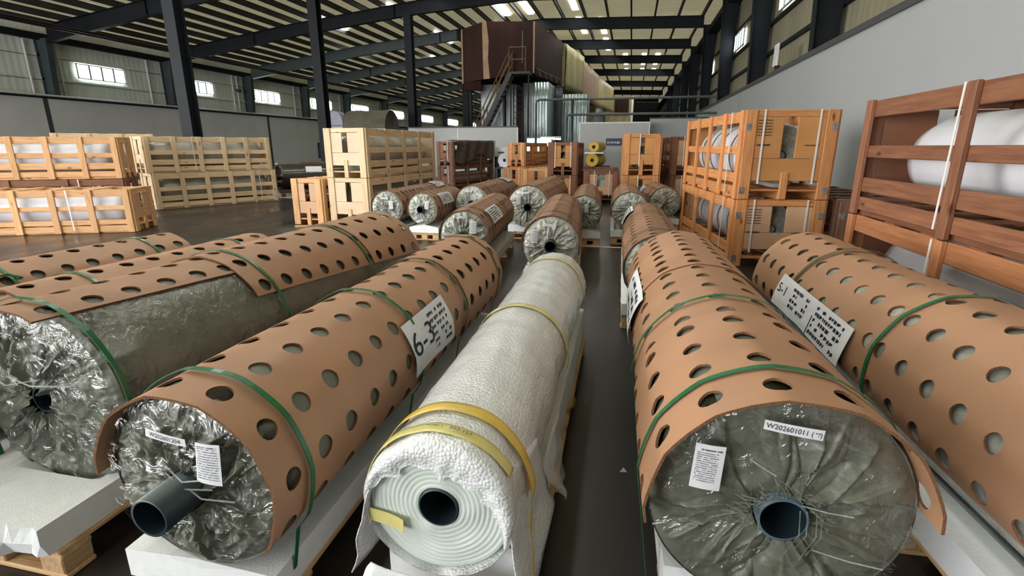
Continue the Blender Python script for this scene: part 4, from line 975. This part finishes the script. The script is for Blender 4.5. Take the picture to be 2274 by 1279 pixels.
# brown chamber of the dryer
def curtain(x0, x1, y, z0, z1, mname, nm, par, along='x', amp=.04, fr=9, seed=0, y1=None):
    P = []; n = 40
    for i in range(n + 1):
        u = i / n; row = []; yy = y + ((y1 if y1 is not None else y) - y) * u
        for k in range(7):
            v = k / 6; w = amp * math.sin(fr * u * 6.28 + seed + 1.5 * v) * (.4 + .6 * (1 - v)) + .02 * vn(u * 6, v * 3, seed)
            zz = z0 + (z1 - z0) * v + (.05 * vn(u * 5, seed, 1) if k == 0 else 0)
            row.append((x0 + (x1 - x0) * u, yy + w, zz) if along == 'x' else (yy + w, x0 + (x1 - x0) * u, zz))
        P.append(row)
    mb = MB(); mb.grid(P); o = build(mb, nm, M[mname], par, smooth=True); sm = o.modifiers.new('thickness', 'SOLIDIFY'); sm.thickness = .02; return o
def legs(t, pts, z):
    for xx, yy in pts: mb = MB(); mb.box(xx - .08, yy - .08, 0, xx + .08, yy + .08, z); build(mb, 'leg', M['steel'], t)
t = thing('dryer_chamber', 'large dark brown sheeted chamber raised under the roof ridge', 'machine', (0, 26, 0))
mb = MB(); pr = [(-8.33, 4.35), (-7.1, 4.5), (-4.76, 4.70), (-4.76, 6.94), (-7.22, 7.05), (-8.33, 6.75)]
n = len(pr); mb.add([(x, 0, z) for x, z in pr] + [(x + (.66 if x > -5 else 0), 5.2, z) for x, z in pr], [(i, (i + 1) % n, (i + 1) % n + n, i + n) for i in range(n)] + [tuple(range(n))[::-1], tuple(range(n, 2 * n))]); build(mb, 'body', M['brown_tarp'], t)
mb = MB(); mb.prism([(-7.26, 4.48), (-6.94, 4.5), (-7.02, 5.4), (-6.98, 6.2), (-7.1, 7.06), (-7.30, 7.04)], 'y', -.03, .0); build(mb, 'tan_seam', M['tan_trim'], t)
for xx, z0, z1 in ((-4.78, 4.68, 6.94), (-8.32, 4.3, 6.75)):
    mb = MB(); mb.box(xx - .03, -.035, z0, xx + .035, .03, z1); build(mb, 'corner_trim', M['tan_trim'], t)
mb = MB(); mb.box(-5.35, -.03, 5.15, -5.30, 0, 6.55); build(mb, 'door_edge', M['green_pipe'], t)
curtain(-8.40, -7.40, .06, 3.95, 4.42, 'brown_tarp', 'skirt', t, seed=2)
curtain(.1, 5.2, -4.72, 4.62, 4.95, 'brown_tarp', 'skirt', t, along='y', amp=.03, fr=5, seed=4, y1=-4.08)
legs(t, [(-8.1, .5), (-8.1, 4.8)], 4.4)
def section(label, y0, L, xa, xb, z0, z1, m, m2, sd, fr):
    t = thing('dryer_chamber', label, 'machine', (0, y0, 0))
    mb = MB(); mb.add([(-6.6, 0, z0), (xa, 0, z0), (xb, L, z0), (-6.6, L, z0), (-6.6, 0, z1), (xa, 0, z1), (xb, L, z1), (-6.6, L, z1)], [(0, 3, 2, 1), (4, 5, 6, 7), (0, 1, 5, 4), (1, 2, 6, 5), (2, 3, 7, 6), (3, 0, 4, 7)]); build(mb, 'body', M[m], t)
    curtain(.0, L, xa + .06, z0 - .15, z1 - .05, m2, 'side_sheet', t, along='y', amp=.05, fr=fr, seed=sd, y1=xb + .06)
    legs(t, [(-6.2, .6), (-6.2, L - .6)], z0); return t
section('yellow-grey sheeted chamber section behind the dark brown one', 31.6, 4.6, -4.0, -3.40, 4.65, 6.95, 'olive_tarp', 'olive_tarp', 6, 3)
section('reddish striped chamber section further down the hall', 36.6, 8.6, -3.55, -3.0, 4.6, 6.9, 'brown_tarp', 'tan_trim', 8, 7)
t4 = section('pale beige chamber section near the far end', 45.8, 9.5, -3.0, -2.1, 4.7, 6.9, 'olive_tarp', 'olive_tarp', 9, 5)
t4 = thing('dryer_chamber', 'boxed end section of the drying line with a white corner post', 'machine', (0, 56.5, 0))
mb = MB(); mb.box(-6.0, 0, 0, -.2, 10, 6.2); build(mb, 'body', M['olive_tarp'], t4); mb = MB(); mb.box(-.25, -.05, 0, -.05, .1, 6.2); build(mb, 'corner_trim', M['white_trim'], t4)
mb = MB(); mb.box(-1.9, -.06, 4.4, -.5, 0, 6.1); build(mb, 'front_sheet', M['brown_tarp'], t4)

# stair up to the chamber
t = thing('steel_stair', 'black steel stair with yellow handrail climbing to the brown chamber', 'stair', (0, 25.2, 0))
x0, z0, x1, z1 = -7.75, .9, -5.75, 4.62; n = 17
for yy in (0, .62):
    board(t, 'stringer', (x0, yy, z0), (x1, yy, z1), .2, .03, 'pallet').data.materials[0] = M['stair'] if False else M['pallet']
for o in list(t.children): o.data = o.data.copy(); o.data.materials[0] = M['stair']
for i in range(n):
    f = (i + .5) / n; mb = MB(); mb.box(-.13, .02, -.02, .13, .60, .02); build(mb, 'tread', M['stair'], t, (x0 + (x1 - x0) * f, 0, z0 + (z1 - z0) * f))
for yy in (0, .62):
    for dz in (.55, 1.0):
        mb = MB(); mb.tube([(x0, yy, z0 + dz), (x1, yy, z1 + dz)], .028, 6); build(mb, 'handrail', M['yellow_rail'], t)
    for f in (.02, .35, .68, .98):
        mb = MB(); xx = x0 + (x1 - x0) * f; zz = z0 + (z1 - z0) * f; mb.tube([(xx, yy, zz), (xx, yy, zz + 1.0)], .025, 6); build(mb, 'baluster', M['yellow_rail'], t)
mb = MB(); mb.box(-5.85, 0, 4.58, -4.85, .75, 4.68); build(mb, 'landing', M['stair'], t)
for xx in (-5.80, -5.02):
    mb = MB(); mb.tube([(xx, 0, 4.66), (xx, 0, 5.72)], .03, 6); build(mb, 'landing_post', M['yellow_rail'], t)
for zz in (5.2, 5.72):
    mb = MB(); mb.tube([(-5.80, 0, zz), (-5.02, 0, zz)], .028, 6); build(mb, 'landing_rail', M['yellow_rail'], t)
for xx in (-5.78, -4.92):
    mb = MB(); mb.tube([(xx, .3, 0), (xx, .3, 4.6)], .04, 6); build(mb, 'leg', M['stair'], t)

# ducts and cladding under the chamber
def duct(label, x0, x1, y, d, z0, z1, m, fr=6, amp=.035, seed=0):
    t = thing('duct', label, 'duct', ((x0 + x1) / 2, y, 0), 0, 'ducts under the chamber'); h = (x1 - x0) / 2
    mb = MB(); mb.box(-h, .03, z0, h, d, z1); build(mb, 'casing', M[m], t)
    curtain(-h, h, 0, z0, z1, m, 'front_cladding', t, amp=amp, fr=fr, seed=seed)
    return t
duct('plain grey duct casing left of the stair', -7.55, -6.40, 26.5, 3.0, 0, 4.28, 'galv', 2, .008, 1)
duct('grey duct casing behind the stair', -6.35, -5.80, 26.9, 2.5, 0, 4.30, 'galv', 2, .008, 3)
duct('tall silver cladded duct right of the stair', -5.35, -4.85, 26.6, 2.6, 0, 4.32, 'galv', 3, .015, 5)
duct('crinkled silver foil duct under the brown chamber', -4.83, -4.10, 26.4, 2.0, 0, 4.32, 'foil', 5, .05, 7)
duct('dark panel standing in for the shaded recess between the foil ducts', -4.45, -3.72, 28.5, .5, 0, 4.28, 'blue_panel', 1, .004, 9)  # no duct here: a dark sheet stands for the shade in the recess
duct('second crinkled silver foil duct', -3.75, -2.45, 29.2, 1.8, 0, 4.0, 'foil', 7, .06, 11)
t = thing('wall_ladder', 'pinkish lattice ladder frame between the grey casings', 'ladder', (-5.57, 26.3, 0))
for xx in (-.25, .25): mb = MB(); mb.tube([(xx, 0, 0), (xx, 0, 4.3)], .03, 6); build(mb, 'side_rail', M['stair'], t)
for k in range(15): mb = MB(); mb.tube([(-.25, 0, .25 + k * .27), (.25, 0, .25 + k * .27)], .018, 6); build(mb, 'rung', M['red_pipe'], t)
# pipe frames
def pframe(label, xa, z1, y, xb, r=.05):
    mb = MB(); mb.tube([(xa, y, 0), (xa, y, z1 - .15), (xa + .04, y, z1 - .05), (xa + .14, y, z1), (xb, y, z1)], r, 8)
    tag(build(mb, 'pipe_run', M['green_pipe'], None, smooth=True), label, 'pipe', 'grey-green pipe runs')
pframe('upper grey-green pipe run spanning to the right wall', -4.17, 3.26, 23.4, 3.28)
pframe('lower grey-green pipe run over the right partition', -2.80, 2.62, 23.2, 3.28)
mb = MB(); mb.tube([(-2.62, 23.8, 0), (-2.62, 23.8, 3.3)], .06, 8); tag(build(mb, 'standpipe', M['green_pipe'], None, smooth=True), 'upright grey-green standpipe between the two pipe runs', 'pipe', 'grey-green pipe runs')
for k, (px, lb) in enumerate(((-1.2, 'small vent drum on the lower pipe, left'),)):
    mb = MB(); mb.tube([(px - .3, 24.4, 0), (px - .3, 24.4, 2.75)], .28, 14); mb.tube([(px - .3, 24.4, 2.75), (px - .3, 24.4, 2.95)], .16, 12); tag(build(mb, 'vent_drum', M['galv'], None, smooth=True), 'grey drum with a cap rising behind the right partition', 'drum')
# lit machine opening with a tube lamp
t = thing('control_cabin', 'pale blue lit cabin window in the gap between the partitions', 'cabin', (-4.1, 24.1, 0))
mb = MB(); mb.box(-.65, 0, 0, .55, .9, 1.72); build(mb, 'body', M['galv'], t); mb = MB(); mb.box(-.6, -.02, 1.02, .5, 0, 1.66); build(mb, 'window', mat('cabin_window', (.5, .75, .8), rough=.2, emit=(.62, .90, .95), estr=.9), t)
t = thing('tube_lamp', 'lit white fluorescent tube hanging in the partition gap', 'lamp', (-3.50, 23.4, 1.66))
mb = MB(); mb.tube([(-.44, 0, 0), (.44, .0, -.04)], .035, 8); build(mb, 'tube', M['tube'], t); mb = MB(); mb.box(-.46, -.03, .03, .46, .03, .07); build(mb, 'fitting', M['white_trim'], t)
for xx in (-.4, .4): mb = MB(); mb.tube([(xx, 0, .07), (xx, 0, 1.56)], .006, 4); build(mb, 'hanger', M['stair'], t)
# white machine with a roll, yellow rolls on a trolley
t = thing('winding_machine', 'white cabinet machine left of the background orange crates', 'machine', (-4.48, 18.6, 0))
mb = MB(); mb.box(-.38, 0, .95, .40, .6, 1.28); build(mb, 'hood', M['white_trim'], t); mb = MB(); mb.box(-.2, -.01, 1.06, .02, 0, 1.12); build(mb, 'slot', M['joint'], t)
for xx in (-.34, .34): mb = MB(); mb.box(xx - .04, .1, 0, xx + .04, .5, .95); build(mb, 'leg', M['stair'], t)
def plain_roll(label, x, y, z, az, R, L, m, group=None):
    t = thing('fabric_roll', label, 'roll', (x, y, z), az, group); mb = MB()
    mb.grid([[(r * math.sin(2 * math.pi * k / 40), s, R + r * math.cos(2 * math.pi * k / 40)) for k in range(40)] for r, s in ((.03, L), (R, L), (R, .0), (R * .98, -.008), (R * .5, .0), (.05, .004))], 0, True)
    build(mb, 'fabric', M[m], t); link('core_pipe', pipe_mesh(.052, .012, .06, 'stair', n=16), t, (0, 0, R)); return t
t = thing('roll_stand', 'low dark stand under the white roll', 'stand', (-4.30, 17.9, 0))
for xx in (-.28, .28): mb = MB(); mb.box(xx - .04, 0, 0, xx + .04, .5, .55); build(mb, 'leg', M['stair'], t)
mb = MB(); mb.box(-.34, 0, .55, .34, .5, .60); build(mb, 'shelf', M['stair'], t)
plain_roll('white fabric roll below the white machine', -4.30, 17.95, .60, 5, .24, .45, 'white_roll')
t = thing('trolley', 'low dark trolley carrying the yellow rolls', 'trolley', (-1.12, 17.0, 0))
mb = MB(); mb.box(-.42, 0, .60, .42, 1.4, .68); build(mb, 'deck', M['wood_dark'], t)
for xx in (-.36, .36):
    for yy in (.1, 1.3): mb = MB(); mb.box(xx - .03, yy - .03, 0, xx + .03, yy + .03, .6); build(mb, 'leg', M['stair'], t)
plain_roll('lower yellow fabric roll with a black core', -1.2, 17.0, .68, 8, .20, 1.3, 'yellow', 'yellow rolls'); 
mb = MB(); mb.box(-.30, 0, 0, .30, 1.3, .05); tag(build(mb, 'spacer_board', M['foam'], None, (-1.15, 17.05, 1.08)), 'white spacer between the two yellow rolls', 'spacer')
plain_roll('upper yellow fabric roll resting on the white spacer', -1.17, 17.1, 1.13, 8, .16, 1.2, 'yellow', 'yellow rolls')

# covered drum and lavender hood behind the pale stack
t = thing('covered_drum', 'large drum under an olive-grey tarpaulin beyond the pale stack', 'drum', (-12.35, 22.0, 0), -72 + 162)
P = []
for i in range(17):
    s = 2.0 * i / 16; P.append([((.72 + .02 * vn(q * 2, s * 3, 1)) * math.sin(q), s, 2.05 + (.78 + .04 * vn(q * 3, s * 2, 4)) * math.cos(q)) for q in [R_(-90 + 180 * k / 18) for k in range(19)]])
mb = MB(); mb.grid(P); m = 19; mb.f += [tuple(range(m)), tuple(range(16 * m, 17 * m))[::-1]]; mb.m += [0, 0]; build(mb, 'tarpaulin', M['tarp_grey'], t, smooth=True)
mb = MB(); mb.box(-.7, 0, 0, .7, 2.0, 2.05); build(mb, 'base', M['galv'], t)
t = thing('machine_hood', 'pale lavender rounded hood left of the olive tarpaulin drum', 'machine', (-12.78, 21.4, 0))
mb = MB(); mb.prism([(.38 * math.sin(R_(-90 + 10 * k)), 2.22 + .58 * math.cos(R_(-90 + 10 * k))) for k in range(19)], 'y', 0, .5); build(mb, 'hood', M['lavender'], t)
mb = MB(); mb.box(-.4, -.02, 2.14, .4, .55, 2.22); build(mb, 'rim', M['navy'], t); mb = MB(); mb.box(-.38, 0, 0, .38, .5, 2.14); build(mb, 'base', M['galv'], t)
# floodlight on the right partition, cctv on the left wall
t = thing('floodlight', 'small white floodlight on top of the right partition', 'floodlight', (XR - .61, 14.7, 3.081))
mb = MB(); mb.box(-.04, -.16, .12, .0, .16, .62); build(mb, 'head', M['white_trim'], t); mb = MB(); mb.box(-.02, -.03, 0, .10, .03, .14); build(mb, 'bracket', M['stair'], t)
t = thing('security_camera', 'dark dome camera on the left wall near the third column', 'camera', (XL + .35, 29.4, 4.55))
mb = MB(); mb.tube([(0, 0, .0), (0, 0, .16)], .13, 12); build(mb, 'dome', M['stair'], t); mb = MB(); mb.tube([(0, 0, .16), (-.3, 0, .16)], .03, 6); build(mb, 'arm', M['stair'], t)
# painted floor line
mb = MB(); mb.box(-.62, 6.86, .001, .62, 6.92, .004); tag(build(mb, 'floor_line', M['white_strap'], None), 'thin white line across the dark aisle floor', 'line')
mb = MB(); mb.add([(0, 0, 0), (.03, .005, 0), (.012, .028, 0), (.015, .01, .018)], [(0, 2, 1), (0, 1, 3), (1, 2, 3), (2, 0, 3)]); tag(build(mb, 'foam_crumb', M['foam'], None, (.03, 1.9, .001)), 'tiny white foam crumb on the aisle floor', 'crumb')
